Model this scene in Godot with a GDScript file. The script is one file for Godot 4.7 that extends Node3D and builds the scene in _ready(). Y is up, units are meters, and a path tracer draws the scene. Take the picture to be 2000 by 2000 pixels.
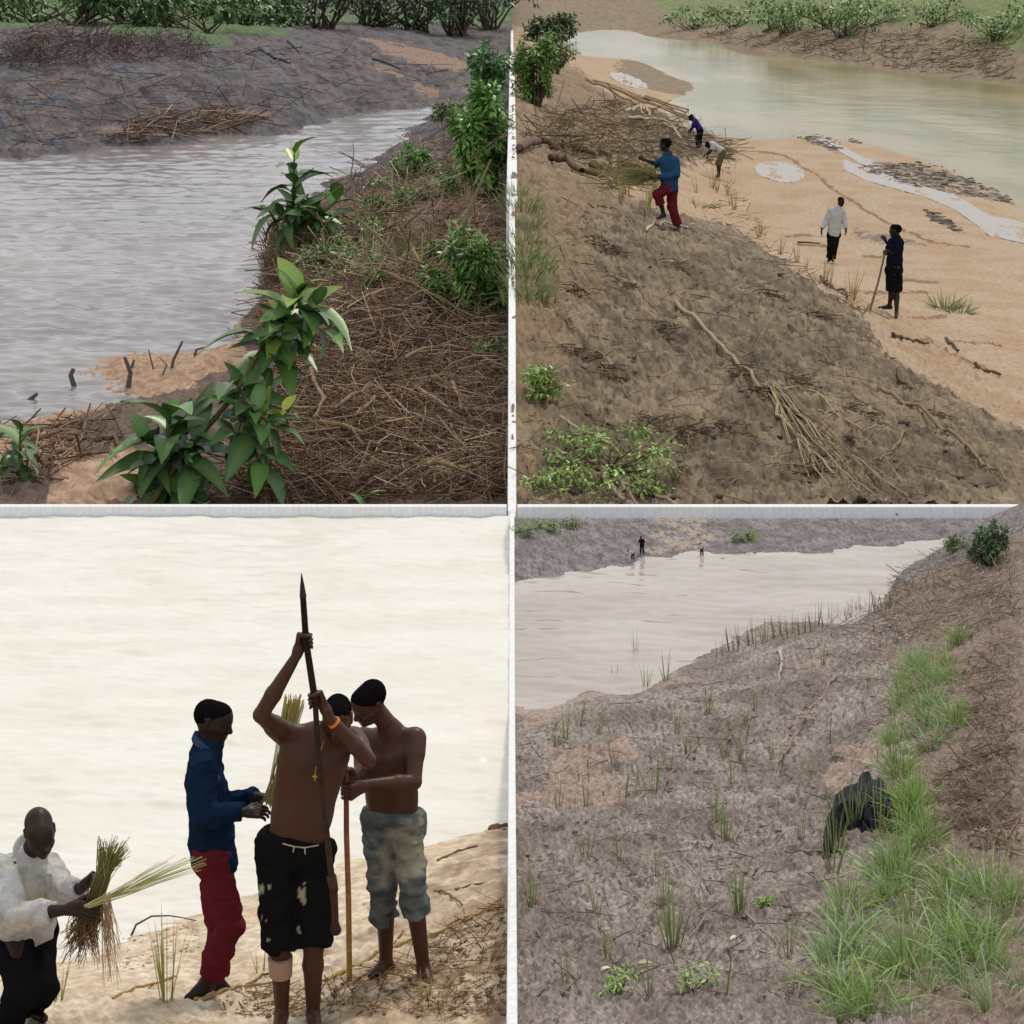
extends Node3D
# Four stretches of one muddy river after a flood, laid out as four plots that meet at low white walls.
const S := 0.2        # half height of the picture at one metre
const VH := 1.1       # height of the horizon in the picture, in half heights
const CAMY := 12.0
var rng := RandomNumberGenerator.new()
var nz1 := FastNoiseLite.new()
var nz2 := FastNoiseLite.new()
var nz3 := FastNoiseLite.new()
var nz4 := FastNoiseLite.new()
var M := {}
var names := {}
var GL := 28.38       # where the far walls of the two near plots stand
var GR := 28.38
const KD := 1.2128     # size of the planted plot

# ------------------------------------------------------------------ mesh collector
class MB:
	var v := PackedVector3Array()
	var n := PackedVector3Array()
	var c := PackedColorArray()
	var ix := PackedInt32Array()
	var origin := Vector3.ZERO
	func quad(a: Vector3, b: Vector3, d: Vector3, e: Vector3, col: Color) -> void:
		var k := v.size()
		var nn := (b - a).cross(e - a).normalized()
		v.append(a); v.append(b); v.append(d); v.append(e)
		for i in 4:
			n.append(nn); c.append(col)
		ix.append_array(PackedInt32Array([k, k + 2, k + 1, k, k + 3, k + 2]))
	func tube(p: PackedVector3Array, r0: float, r1: float, sides: int, col: Color, col2 = null) -> void:
		var m := p.size()
		var ax := (p[m - 1] - p[0]).normalized()
		var sd := ax.cross(Vector3.UP if absf(ax.y) < 0.9 else Vector3.RIGHT).normalized()
		var k := v.size()
		for i in m:
			var t := float(i) / (m - 1)
			var dr := (p[mini(i + 1, m - 1)] - p[maxi(i - 1, 0)]).normalized()
			var a := (sd - dr * sd.dot(dr)).normalized()
			var b := dr.cross(a)
			var r := lerpf(r0, r1, t)
			var cc: Color = col if col2 == null else col.lerp(col2, t)
			for s in sides:
				var an := TAU * s / sides
				var nn := a * cos(an) + b * sin(an)
				v.append(p[i] + nn * r); n.append(nn); c.append(cc)
		for i in m - 1:
			for s in sides:
				var s2 := (s + 1) % sides
				var q := k + i * sides
				ix.append(q + s); ix.append(q + sides + s2); ix.append(q + s2)
				ix.append(q + s); ix.append(q + sides + s); ix.append(q + sides + s2)
		# end caps
		for e in 2:
			var kk := v.size()
			var at0 := p[0] if e == 0 else p[m - 1]
			v.append(at0); n.append(-ax if e == 0 else ax); c.append(col if (e == 0 or col2 == null) else col2)
			var q2 := k if e == 0 else k + (m - 1) * sides
			for s in sides:
				ix.append(kk); ix.append(q2 + (s if e == 0 else (s + 1) % sides)); ix.append(q2 + ((s + 1) % sides if e == 0 else s))
	# a strip that narrows to its tip, folded a little along its middle
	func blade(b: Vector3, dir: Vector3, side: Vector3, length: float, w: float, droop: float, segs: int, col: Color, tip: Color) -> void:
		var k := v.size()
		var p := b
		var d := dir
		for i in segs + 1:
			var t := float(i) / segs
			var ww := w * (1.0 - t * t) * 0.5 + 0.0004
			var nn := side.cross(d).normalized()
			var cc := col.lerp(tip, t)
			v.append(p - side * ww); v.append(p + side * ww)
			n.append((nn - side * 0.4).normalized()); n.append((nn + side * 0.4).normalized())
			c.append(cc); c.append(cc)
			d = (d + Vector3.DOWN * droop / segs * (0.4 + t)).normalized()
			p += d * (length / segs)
		for i in segs:
			var q := k + i * 2
			ix.append(q); ix.append(q + 3); ix.append(q + 1)
			ix.append(q); ix.append(q + 2); ix.append(q + 3)
	# a small pointed leaf of four faces with a crease
	func leaf(b: Vector3, dir: Vector3, up: Vector3, length: float, w: float, col: Color) -> void:
		var sd := dir.cross(up).normalized()
		var nn := sd.cross(dir).normalized()
		var k := v.size()
		var mid := b + dir * length * 0.45 - nn * w * 0.12
		v.append(b); v.append(mid + sd * w * 0.5 + nn * w * 0.16); v.append(b + dir * length - nn * length * 0.12); v.append(mid - sd * w * 0.5 + nn * w * 0.16); v.append(mid)
		n.append(nn); n.append((nn + sd * 0.35).normalized()); n.append(nn); n.append((nn - sd * 0.35).normalized()); n.append(nn)
		for i in 5: c.append(col)
		ix.append_array(PackedInt32Array([k, k + 4, k + 1, k + 1, k + 4, k + 2, k + 2, k + 4, k + 3, k + 3, k + 4, k]))
	func mesh() -> ArrayMesh:
		var arr := []
		arr.resize(Mesh.ARRAY_MAX)
		var vv := v
		if origin != Vector3.ZERO:
			vv = PackedVector3Array()
			vv.resize(v.size())
			for i in v.size(): vv[i] = v[i] - origin
		arr[Mesh.ARRAY_VERTEX] = vv
		arr[Mesh.ARRAY_NORMAL] = n
		if c.size() == v.size(): arr[Mesh.ARRAY_COLOR] = c
		arr[Mesh.ARRAY_INDEX] = ix
		var am := ArrayMesh.new()
		am.add_surface_from_arrays(Mesh.PRIMITIVE_TRIANGLES, arr)
		return am

# ------------------------------------------------------------------ distance field for bodies and cloth
class Field:
	var o: Vector3
	var cs: float
	var nx: int
	var ny: int
	var nz: int
	var f: PackedFloat32Array
	var ks := 1.0
	func _init(lo: Vector3, hi: Vector3, cell: float) -> void:
		o = lo; cs = cell
		nx = int((hi.x - lo.x) / cell) + 2
		ny = int((hi.y - lo.y) / cell) + 2
		nz = int((hi.z - lo.z) / cell) + 2
		f = PackedFloat32Array()
		f.resize(nx * ny * nz)
		f.fill(1.0)
	func bone(a: Vector3, b: Vector3, ra: float, rb: float, k0 := 0.03, flat := 1.0, fn := Vector3.ZERO) -> void:
		var k := k0 * ks
		var m := maxf(ra, rb) + k + cs * 2.0
		var lo := Vector3(minf(a.x, b.x) - m, minf(a.y, b.y) - m, minf(a.z, b.z) - m) - o
		var hi := Vector3(maxf(a.x, b.x) + m, maxf(a.y, b.y) + m, maxf(a.z, b.z) + m) - o
		var x0 := clampi(int(lo.x / cs), 0, nx - 1)
		var x1 := clampi(int(hi.x / cs) + 1, 0, nx - 1)
		var y0 := clampi(int(lo.y / cs), 0, ny - 1)
		var y1 := clampi(int(hi.y / cs) + 1, 0, ny - 1)
		var z0 := clampi(int(lo.z / cs), 0, nz - 1)
		var z1 := clampi(int(hi.z / cs) + 1, 0, nz - 1)
		var ab := b - a
		var inv := 1.0 / maxf(ab.length_squared(), 1e-9)
		var fl := 1.0 / flat - 1.0
		var dr := rb - ra
		for z in range(z0, z1 + 1):
			for y in range(y0, y1 + 1):
				var i := (z * ny + y) * nx + x0
				var p := Vector3(o.x + x0 * cs, o.y + y * cs, o.z + z * cs) - a
				for x in range(x0, x1 + 1):
					var h := clampf(p.dot(ab) * inv, 0.0, 1.0)
					var q := p - ab * h
					if fl != 0.0:
						q += fn * (q.dot(fn) * fl)
					var d := q.length() - ra - dr * h
					var e := f[i]
					var hh := k - absf(d - e)
					if hh > 0.0:
						f[i] = minf(d, e) - hh * hh * 0.25 / k
					elif d < e:
						f[i] = d
					i += 1
					p.x += cs
	# keep only what lies on the far side of n from p
	func cut(pt: Vector3, n: Vector3) -> void:
		var i := 0
		for z in nz:
			for y in ny:
				var d := (o + Vector3(0, y * cs, z * cs) - pt).dot(n)
				for x in nx:
					if d > f[i]: f[i] = d
					d += n.x * cs
					i += 1
	func rough(noise: FastNoiseLite, amp: float, sc: Vector3) -> void:
		var i := 0
		for z in nz:
			for y in ny:
				for x in nx:
					if absf(f[i]) < 0.035:
						f[i] += amp * noise.get_noise_3d((o.x + x * cs) * sc.x, (o.y + y * cs) * sc.y, (o.z + z * cs) * sc.z)
					i += 1
	func into(mb: MB, col := Color.WHITE) -> void:
		var sy := nx
		var sz := nx * ny
		var vi := {}
		var act := PackedInt32Array()
		var k0 := mb.v.size()
		var off := [0, 1, sy, sy + 1, sz, sz + 1, sz + sy, sz + sy + 1]
		var ea := [0, 0, 0, 1, 1, 2, 2, 3, 4, 4, 5, 6]
		var eb := [1, 2, 4, 3, 5, 3, 6, 7, 5, 6, 7, 7]
		for z in nz - 1:
			for y in ny - 1:
				var i := z * sz + y * sy
				var c0 := int(f[i] < 0.0) + int(f[i + sy] < 0.0) + int(f[i + sz] < 0.0) + int(f[i + sz + sy] < 0.0)
				for x in nx - 1:
					i += 1
					var c1 := int(f[i] < 0.0) + int(f[i + sy] < 0.0) + int(f[i + sz] < 0.0) + int(f[i + sz + sy] < 0.0)
					var s := c0 + c1
					c0 = c1
					if s == 0 or s == 8: continue
					var j := i - 1
					var w := [f[j], f[j + 1], f[j + sy], f[j + sy + 1], f[j + sz], f[j + sz + 1], f[j + sz + sy], f[j + sz + sy + 1]]
					var sum := Vector3.ZERO
					var cnt := 0
					for e in 12:
						var a: int = ea[e]
						var b: int = eb[e]
						var fa: float = w[a]
						var fb: float = w[b]
						if (fa < 0.0) != (fb < 0.0):
							var t := fa / (fa - fb)
							var pa := Vector3(a & 1, (a >> 1) & 1, a >> 2)
							var pb := Vector3(b & 1, (b >> 1) & 1, b >> 2)
							sum += pa + (pb - pa) * t
							cnt += 1
					vi[j] = k0 + act.size()
					act.append(j)
					mb.v.append(o + (Vector3(x, y, z) + sum / cnt) * cs)
					var g := Vector3(w[1] + w[3] + w[5] + w[7] - w[0] - w[2] - w[4] - w[6], w[2] + w[3] + w[6] + w[7] - w[0] - w[1] - w[4] - w[5], w[4] + w[5] + w[6] + w[7] - w[0] - w[1] - w[2] - w[3])
					mb.n.append(g.normalized())
					mb.c.append(col)
		var d1 := [1, sy, sz]
		var d2 := [sy, sz, 1]
		var d3 := [sz, 1, sy]
		for j in act:
			var neg := f[j] < 0.0
			for e in 3:
				if (f[j + d1[e]] < 0.0) == neg: continue
				var pa: int = vi.get(j, -1)
				var pb: int = vi.get(j - d2[e], -1)
				var pc: int = vi.get(j - d2[e] - d3[e], -1)
				var pd: int = vi.get(j - d3[e], -1)
				if pb < 0 or pc < 0 or pd < 0: continue
				if neg:
					mb.ix.append_array(PackedInt32Array([pa, pc, pb, pa, pd, pc]))
				else:
					mb.ix.append_array(PackedInt32Array([pa, pb, pc, pa, pc, pd]))

# ------------------------------------------------------------------ ground of one plot
class Zone:
	var ox: float
	var oy: float
	var u0: float
	var u1: float
	var d0: float
	var d1: float
	var grid := PackedFloat32Array()
	const NA := 90
	const NB := 220
	var amp1 := 0.0
	var amp2 := 0.0
	var amp3 := 0.0
	var sc := 1.0
	var flat0 := -1e9
	var calm := 1e9
	var bank := PackedVector2Array()   # across, distance of a far waterline
	var bank_low := 0.0
	var bank_run := 1.9
	const GBACK := 28.1
	var flat1 := -9e8
	var n1: FastNoiseLite
	var n2: FastNoiseLite
	var n3: FastNoiseLite
	func key(u: float, d: float) -> Vector2:
		return Vector2(u * 1.6, log(d) * 1.6)
	func solve(pts: Array) -> void:
		var N := pts.size()
		var m := N + 3
		var A := []
		for i in m:
			var row := PackedFloat64Array()
			row.resize(m + 1)
			A.append(row)
		var ks := PackedVector2Array()
		for p in pts: ks.append(key(p[0], p[1]))
		for i in N:
			for j in N:
				var r := ks[i].distance_squared_to(ks[j])
				A[i][j] = 0.5 * r * log(r + 1e-9) if i != j else 0.002
			A[i][N] = 1.0; A[i][N + 1] = ks[i].x; A[i][N + 2] = ks[i].y
			A[N][i] = 1.0; A[N + 1][i] = ks[i].x; A[N + 2][i] = ks[i].y
			A[i][m] = pts[i][2]
		for i in m:
			var b := i
			for r in range(i + 1, m):
				if absf(A[r][i]) > absf(A[b][i]): b = r
			var t = A[i]; A[i] = A[b]; A[b] = t
			var pr: PackedFloat64Array = A[i]
			for r in range(i + 1, m):
				var q: PackedFloat64Array = A[r]
				var w := q[i] / pr[i]
				if w == 0.0: continue
				for c in range(i, m + 1): q[c] -= w * pr[c]
				A[r] = q
		var x := PackedFloat64Array()
		x.resize(m)
		for ii in m:
			var i := m - 1 - ii
			var s: float = A[i][m]
			for c in range(i + 1, m): s -= A[i][c] * x[c]
			x[i] = s / A[i][i]
		grid.resize((NA + 1) * (NB + 1))
		for b in NB + 1:
			var d := d0 * pow(d1 / d0, float(b) / NB)
			for a in NA + 1:
				var u := lerpf(u0, u1, float(a) / NA)
				var kk := key(u, d)
				var s: float = x[N] + x[N + 1] * kk.x + x[N + 2] * kk.y
				for i in N:
					var r := kk.distance_squared_to(ks[i])
					s += x[i] * 0.5 * r * log(r + 1e-9)
				grid[b * (NA + 1) + a] = s
	func base(x: float, d: float) -> float:
		var u := x / (d * S)
		var fa := clampf((u - u0) / (u1 - u0), 0.0, 0.99999) * NA
		var fb := clampf(log(d / d0) / log(d1 / d0), 0.0, 0.99999) * NB
		var a := int(fa)
		var b := int(fb)
		fa -= a; fb -= b
		var i := b * (NA + 1) + a
		var y := lerpf(lerpf(grid[i], grid[i + 1], fa), lerpf(grid[i + NA + 1], grid[i + NA + 2], fa), fb)
		if bank.size() > 0 and d > bank_low:
			var k := 0
			while k < bank.size() - 2 and bank[k + 1].x < u: k += 1
			var dw := lerpf(bank[k].y, bank[k + 1].y, clampf((u - bank[k].x) / (bank[k + 1].x - bank[k].x), 0.0, 1.0))
			var wy := CAMY - 5.2 * KD
			var run := minf(bank_run, GBACK - dw)
			var s := clampf((d - dw) / run, -1.0, 1.0)
			var top := CAMY - (dw + run) * S * 1.111
			var fy := wy + (top - wy) * (s if s < 0.0 else 1.0 - pow(1.0 - s, 1.6))
			if d > dw + run: fy = CAMY - d * S * 1.114
			y = maxf(y, fy)
		return y
	func h(x: float, d: float) -> float:
		var y := base(x, d)
		var k := lerpf(0.22, 1.0, smoothstep(flat0, flat1, y))
		if d > calm: k *= 0.45
		if amp1 > 0.0: y += k * amp1 * n1.get_noise_2d(x * sc, d * sc)
		if amp2 > 0.0: y += k * amp2 * n2.get_noise_2d(x * sc, d * sc)
		if amp3 > 0.0: y += k * amp3 * n3.get_noise_2d(x * sc, d * sc)
		return y

func lin(r: float, g: float, b: float) -> Color:
	return Color(r, g, b).linear_to_srgb()

# a place given by where it shows in the photograph (2000 pixels a side) and how far off it stands
func at(px: float, py: float, d: float) -> Vector3:
	return Vector3((px - 1000.0) / 1000.0 * d * S, CAMY - d * S * (VH - (1000.0 - py) / 1000.0), -d)
func zat(z: Zone, zx: float, zy: float, d: float) -> Vector3:
	return at(z.ox + zx * 0.50207, z.oy + zy * 0.50207, d)
# the ground met along that sight line
func on(z: Zone, zx: float, zy: float) -> Vector3:
	var dir := zat(z, zx, zy, 1.0) - Vector3(0, CAMY, 0)
	var d := z.d0
	var last := d
	while d < z.d1:
		if CAMY + dir.y * d <= z.base(dir.x * d, d) + 0.02:
			d *= 1.01
			for i in 9:
				var m := (last + d) * 0.5
				if CAMY + dir.y * m <= z.h(dir.x * m, m): d = m
				else: last = m
			return Vector3(dir.x * d, z.h(dir.x * d, d), -d)
		last = d
		d *= 1.012
	return zat(z, zx, zy, z.d1)
func drop_to(z: Zone, p: Vector3, up := 0.0) -> Vector3:
	return Vector3(p.x, z.h(p.x, -p.z) + up, p.z)

func make_zone(ox: float, oy: float, u0: float, u1: float, d0: float, d1: float, ctl: Array, more: Array) -> Zone:
	var z := Zone.new()
	z.ox = ox; z.oy = oy; z.u0 = u0; z.u1 = u1; z.d0 = d0; z.d1 = d1
	z.n1 = nz1; z.n2 = nz2; z.n3 = nz3
	var pts := []
	for p in ctl:
		var px: float = ox + p[0] * 0.50207
		var py: float = oy + p[1] * 0.50207
		var sl := S * (VH - (1000.0 - py) / 1000.0)
		var d: float = p[2] if p[2] > 0.0 else -p[2] / sl
		pts.append([(px - 1000.0) / 1000.0, d, CAMY - d * sl])
	for p in more: pts.append([p[0], p[1], CAMY - p[2]])
	z.solve(pts)
	return z

func numbered(called: String) -> String:
	if not names.has(called):
		names[called] = 0
		return called
	names[called] += 1
	return "%s_%03d" % [called, names[called]]
func tag(o: Node3D, label: String, category: String, group := "", kind := "") -> Node3D:
	if label != "": o.set_meta("label", label)
	if category != "": o.set_meta("category", category)
	if group != "": o.set_meta("group", group)
	if kind != "": o.set_meta("kind", kind)
	return o
func thing(called: String, where: Vector3, label: String, category: String, group := "") -> Node3D:
	var o := Node3D.new()
	o.name = numbered(called)
	add_child(o)
	o.position = where
	return tag(o, label, category, group)
func put(mb: MB, called: String, mat: Material, parent: Node3D = null) -> MeshInstance3D:
	var mi := MeshInstance3D.new()
	if parent == null or parent == self:
		mi.name = numbered(called)
		mi.mesh = mb.mesh()
		add_child(mi)
	else:
		mi.name = called
		var w := parent.position
		if parent.get_parent() != self: w += (parent.get_parent() as Node3D).position
		mb.origin = w
		mi.mesh = mb.mesh()
		parent.add_child(mi, true)
	mi.material_override = mat
	return mi
func one(mb: MB, called: String, mat: Material, where: Vector3, label: String, category: String, group := "", kind := "") -> MeshInstance3D:
	mb.origin = where
	var mi := put(mb, called, mat)
	mi.position = where
	tag(mi, label, category, group, kind)
	return mi

# ------------------------------------------------------------------ materials
func noise_img(seed_: int, freq: float, oct: int, size: int, type := FastNoiseLite.TYPE_SIMPLEX_SMOOTH) -> Image:
	var n := FastNoiseLite.new()
	n.seed = seed_; n.frequency = freq; n.noise_type = type
	n.fractal_octaves = oct
	return n.get_seamless_image(size, size)
func tone_tex(img: Image, lo: float, hi: float) -> ImageTexture:
	var w := img.get_width()
	var o := Image.create(w, w, false, Image.FORMAT_RGB8)
	for y in w:
		for x in w:
			var k := lerpf(lo, hi, smoothstep(0.15, 0.85, img.get_pixel(x, y).r))
			o.set_pixel(x, y, Color(k, k, k))
	return ImageTexture.create_from_image(o)
func normal_tex(img: Image, s: float) -> ImageTexture:
	var i2: Image = img.duplicate()
	i2.convert(Image.FORMAT_RGBA8)
	i2.bump_map_to_normal_map(s)
	return ImageTexture.create_from_image(i2)
func std(rough: float, spec := 0.4) -> StandardMaterial3D:
	var m := StandardMaterial3D.new()
	m.vertex_color_use_as_albedo = true
	m.roughness = rough
	m.metallic_specular = spec
	m.cull_mode = BaseMaterial3D.CULL_DISABLED
	return m
func plain(c: Color, rough: float, spec := 0.4) -> StandardMaterial3D:
	var m := StandardMaterial3D.new()
	m.albedo_color = c
	m.roughness = rough
	m.metallic_specular = spec
	return m
func grained(base: StandardMaterial3D, tex: Texture2D, nrm: Texture2D, per_metre: float, ns: float) -> StandardMaterial3D:
	base.uv1_triplanar = true
	base.uv1_world_triplanar = true
	base.uv1_scale = Vector3.ONE * per_metre
	base.albedo_texture = tex
	if nrm:
		base.normal_enabled = true
		base.normal_texture = nrm
		base.normal_scale = ns
	return base

# ------------------------------------------------------------------ ground, water
func ground(z: Zone, called: String, cols: int, rows: int, colour: Callable, mat: Material) -> MeshInstance3D:
	var mb := MB.new()
	var w := cols + 1
	for r in rows + 1:
		var t := float(r) / rows
		var d := lerpf(z.d0 * pow(z.d1 / z.d0, t), z.d0 * z.d1 / lerpf(z.d1, z.d0, t), 0.6 if z.d1 > 100.0 else 0.0)
		for q in cols + 1:
			var u := lerpf(z.u0, z.u1, float(q) / cols)
			var x := u * d * S
			var b := z.base(x, d)
			var y := z.h(x, d)
			mb.v.append(Vector3(x, y, -d))
			# where the point lies on the plan of the plot, in the units the plan was drawn in
			var zx := (1000.0 + u * 1000.0 - z.ox) / 0.50207
			var zy := (1000.0 - 1000.0 * (VH - (CAMY - b) / (d * S)) - z.oy) / 0.50207
			mb.c.append(colour.call(x, d, zx, zy, y))
	mb.n.resize(mb.v.size())
	for r in rows + 1:
		for q in w:
			var i := r * w + q
			var ax := mb.v[i + 1 if q < cols else i] - mb.v[i - 1 if q > 0 else i]
			var az := mb.v[i + w if r < rows else i] - mb.v[i - w if r > 0 else i]
			mb.n[i] = ax.cross(az).normalized()
	var ix := PackedInt32Array()
	ix.resize(cols * rows * 6)
	var k := 0
	for r in rows:
		for q in cols:
			var i := r * w + q
			ix[k] = i; ix[k + 1] = i + w; ix[k + 2] = i + 1
			ix[k + 3] = i + 1; ix[k + 4] = i + w; ix[k + 5] = i + w + 1
			k += 6
	mb.ix = ix
	var mi := put(mb, called, mat)
	mi.set_meta("kind", "structure")
	return mi

func water(z: Zone, called: String, y: float, d0: float, d1: float, cols: int, rows: int, amp: float, fr: Vector2, skew: float, mat: Material, colour: Callable) -> MeshInstance3D:
	var mb := MB.new()
	var w := cols + 1
	for r in rows + 1:
		var d := d0 * d1 / lerpf(d1, d0, float(r) / rows)
		for q in cols + 1:
			var u := lerpf(z.u0, z.u1, float(q) / cols)
			var x := u * d * S
			var a := (x + d * skew) * fr.x
			var b := d * fr.y
			var hh := nz4.get_noise_2d(a, b) + 0.5 * nz4.get_noise_2d(a * 2.3 + 40.0, b * 2.1) + 0.8 * nz4.get_noise_2d(a * 0.3, b * 0.3 + 90.0)
			mb.v.append(Vector3(x, y + amp * hh, -d))
			mb.c.append(colour.call(x, d))
	mb.n.resize(mb.v.size())
	for r in rows + 1:
		for q in w:
			var i := r * w + q
			var ax := mb.v[i + 1 if q < cols else i] - mb.v[i - 1 if q > 0 else i]
			var az := mb.v[i + w if r < rows else i] - mb.v[i - w if r > 0 else i]
			mb.n[i] = ax.cross(az).normalized()
	var ix := PackedInt32Array()
	ix.resize(cols * rows * 6)
	var k := 0
	for r in rows:
		for q in cols:
			var i := r * w + q
			ix[k] = i; ix[k + 1] = i + w; ix[k + 2] = i + 1
			ix[k + 3] = i + 1; ix[k + 4] = i + w; ix[k + 5] = i + w + 1
			k += 6
	mb.ix = ix
	var mi := put(mb, called, mat)
	mi.set_meta("kind", "structure")
	return mi

func poly(a: Array) -> PackedVector2Array:
	var p := PackedVector2Array()
	for i in range(0, a.size(), 2): p.append(Vector2(a[i], a[i + 1]))
	return p
func inside(p: PackedVector2Array, x: float, y: float) -> bool:
	return Geometry2D.is_point_in_polygon(Vector2(x, y), p)
func line_dist(p: PackedVector2Array, x: float, y: float) -> float:
	var q := Vector2(x, y)
	var best := 1e9
	for i in p.size() - 1:
		best = minf(best, q.distance_squared_to(Geometry2D.get_closest_point_to_segment(q, p[i], p[i + 1])))
	return sqrt(best)
func sample(z: Zone, p: PackedVector2Array) -> Vector3:
	var r := Rect2(p[0], Vector2.ZERO)
	for q in p: r = r.expand(q)
	for k in 40:
		var a := Vector2(rng.randf_range(r.position.x, r.end.x), rng.randf_range(r.position.y, r.end.y))
		if Geometry2D.is_point_in_polygon(a, p): return on(z, a.x, a.y)
	return on(z, p[0].x, p[0].y)

# ------------------------------------------------------------------ people
func snip(F: Field, pt: Vector3, n: Vector3, rad: float) -> void:
	var cs := F.cs
	var lo := (pt - Vector3.ONE * rad - F.o) / cs
	var hi := (pt + Vector3.ONE * rad - F.o) / cs
	for z in range(clampi(int(lo.z), 0, F.nz - 1), clampi(int(hi.z) + 1, 0, F.nz - 1) + 1):
		for y in range(clampi(int(lo.y), 0, F.ny - 1), clampi(int(hi.y) + 1, 0, F.ny - 1) + 1):
			for x in range(clampi(int(lo.x), 0, F.nx - 1), clampi(int(hi.x) + 1, 0, F.nx - 1) + 1):
				var p := F.o + Vector3(x, y, z) * cs - pt
				if p.length() < rad:
					var d := p.dot(n)
					var i := (z * F.ny + y) * F.nx + x
					if d > F.f[i]: F.f[i] = d

func trunk(F: Field, J: Dictionary, s: float, e: float) -> void:
	var sl: Vector3 = J.sl; var sr: Vector3 = J.sr; var hl: Vector3 = J.hl; var hr: Vector3 = J.hr
	var fr: Vector3 = J.fr
	var mid := (sl + sr) * 0.5
	var pel := (hl + hr) * 0.5
	for q in 2:
		var ss := sl if q == 0 else sr
		var hs := hl if q == 0 else hr
		var a := mid + (ss - mid) * 0.44 + (pel - mid) * 0.2
		var b := pel + (hs - pel) * 0.55 + (mid - pel) * 0.1
		var m := a.lerp(b, 0.62)
		F.bone(a, m, 0.104 * s + e, 0.09 * s + e, 0.05, 0.86, fr)
		F.bone(m, b, 0.09 * s + e, 0.105 * s + e, 0.05, 0.86, fr)
		F.bone(mid + (ss - mid) * 0.2 + (J.nk - mid) * 0.3, ss, 0.05 * s + e, 0.05 * s + e, 0.05)
		if e < 0.004: # chest muscle
			F.bone(mid + (ss - mid) * 0.3 + (pel - mid) * 0.2 + fr * 0.055 * s, mid + (ss - mid) * 0.75 + (pel - mid) * 0.13 + fr * 0.04 * s, 0.05 * s, 0.042 * s, 0.03)
	F.bone(mid + (pel - mid) * 0.1, pel + (mid - pel) * 0.15, 0.1 * s + e, 0.095 * s + e, 0.05, 0.86, fr)
	F.bone(J.nk, mid, 0.055 * s + e, 0.07 * s + e, 0.05)

func head(F: Field, c: Vector3, u: Vector3, fw: Vector3, s: float, e := 0.0) -> void:
	var r := fw.cross(u).normalized()
	F.bone(c + (u * 0.025 - fw * 0.035) * s, c + (u * 0.035 + fw * 0.028) * s, 0.084 * s + e, 0.08 * s + e, 0.02, 0.88, r)
	if e > 0.0: return
	F.bone(c + (u * 0.01 + fw * 0.045) * s, c + (u * -0.075 + fw * 0.06) * s, 0.055 * s, 0.034 * s, 0.03, 1.0)
	for q in [-1.0, 1.0]:
		F.bone(c + (r * q * 0.045 - u * 0.03 + fw * 0.01) * s, c + (r * q * 0.025 - u * 0.085 + fw * 0.05) * s, 0.03 * s, 0.024 * s, 0.03)
		F.bone(c + (r * q * 0.012 + u * 0.022 + fw * 0.09) * s, c + (r * q * 0.042 + u * 0.02 + fw * 0.074) * s, 0.014 * s, 0.012 * s, 0.014)
		F.bone(c + (r * q * 0.04 - u * 0.022 + fw * 0.072) * s, c + (r * q * 0.05 - u * 0.018 + fw * 0.055) * s, 0.02 * s, 0.02 * s, 0.015)
		F.bone(c + (r * q * 0.076 + u * 0.012 - fw * 0.012) * s, c + (r * q * 0.078 - u * 0.03 - fw * 0.004) * s, 0.017 * s, 0.011 * s, 0.006, 0.45, (r + fw * 0.3 * q).normalized())
	F.bone(c + (u * 0.015 + fw * 0.098) * s, c + (fw * 0.116 - u * 0.022) * s, 0.009 * s, 0.015 * s, 0.012)
	F.bone(c + (r * 0.013 - u * 0.026 + fw * 0.106) * s, c + (r * -0.013 - u * 0.026 + fw * 0.106) * s, 0.011 * s, 0.011 * s, 0.008)
	F.bone(c + (r * 0.016 - u * 0.05 + fw * 0.098) * s, c + (r * -0.016 - u * 0.05 + fw * 0.098) * s, 0.01 * s, 0.01 * s, 0.006)
	F.bone(c + (r * 0.015 - u * 0.066 + fw * 0.095) * s, c + (r * -0.015 - u * 0.066 + fw * 0.095) * s, 0.011 * s, 0.011 * s, 0.006)
	F.bone(c + (fw * 0.082 - u * 0.095) * s, c + (fw * 0.076 - u * 0.09) * s, 0.02 * s, 0.02 * s, 0.02)

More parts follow.
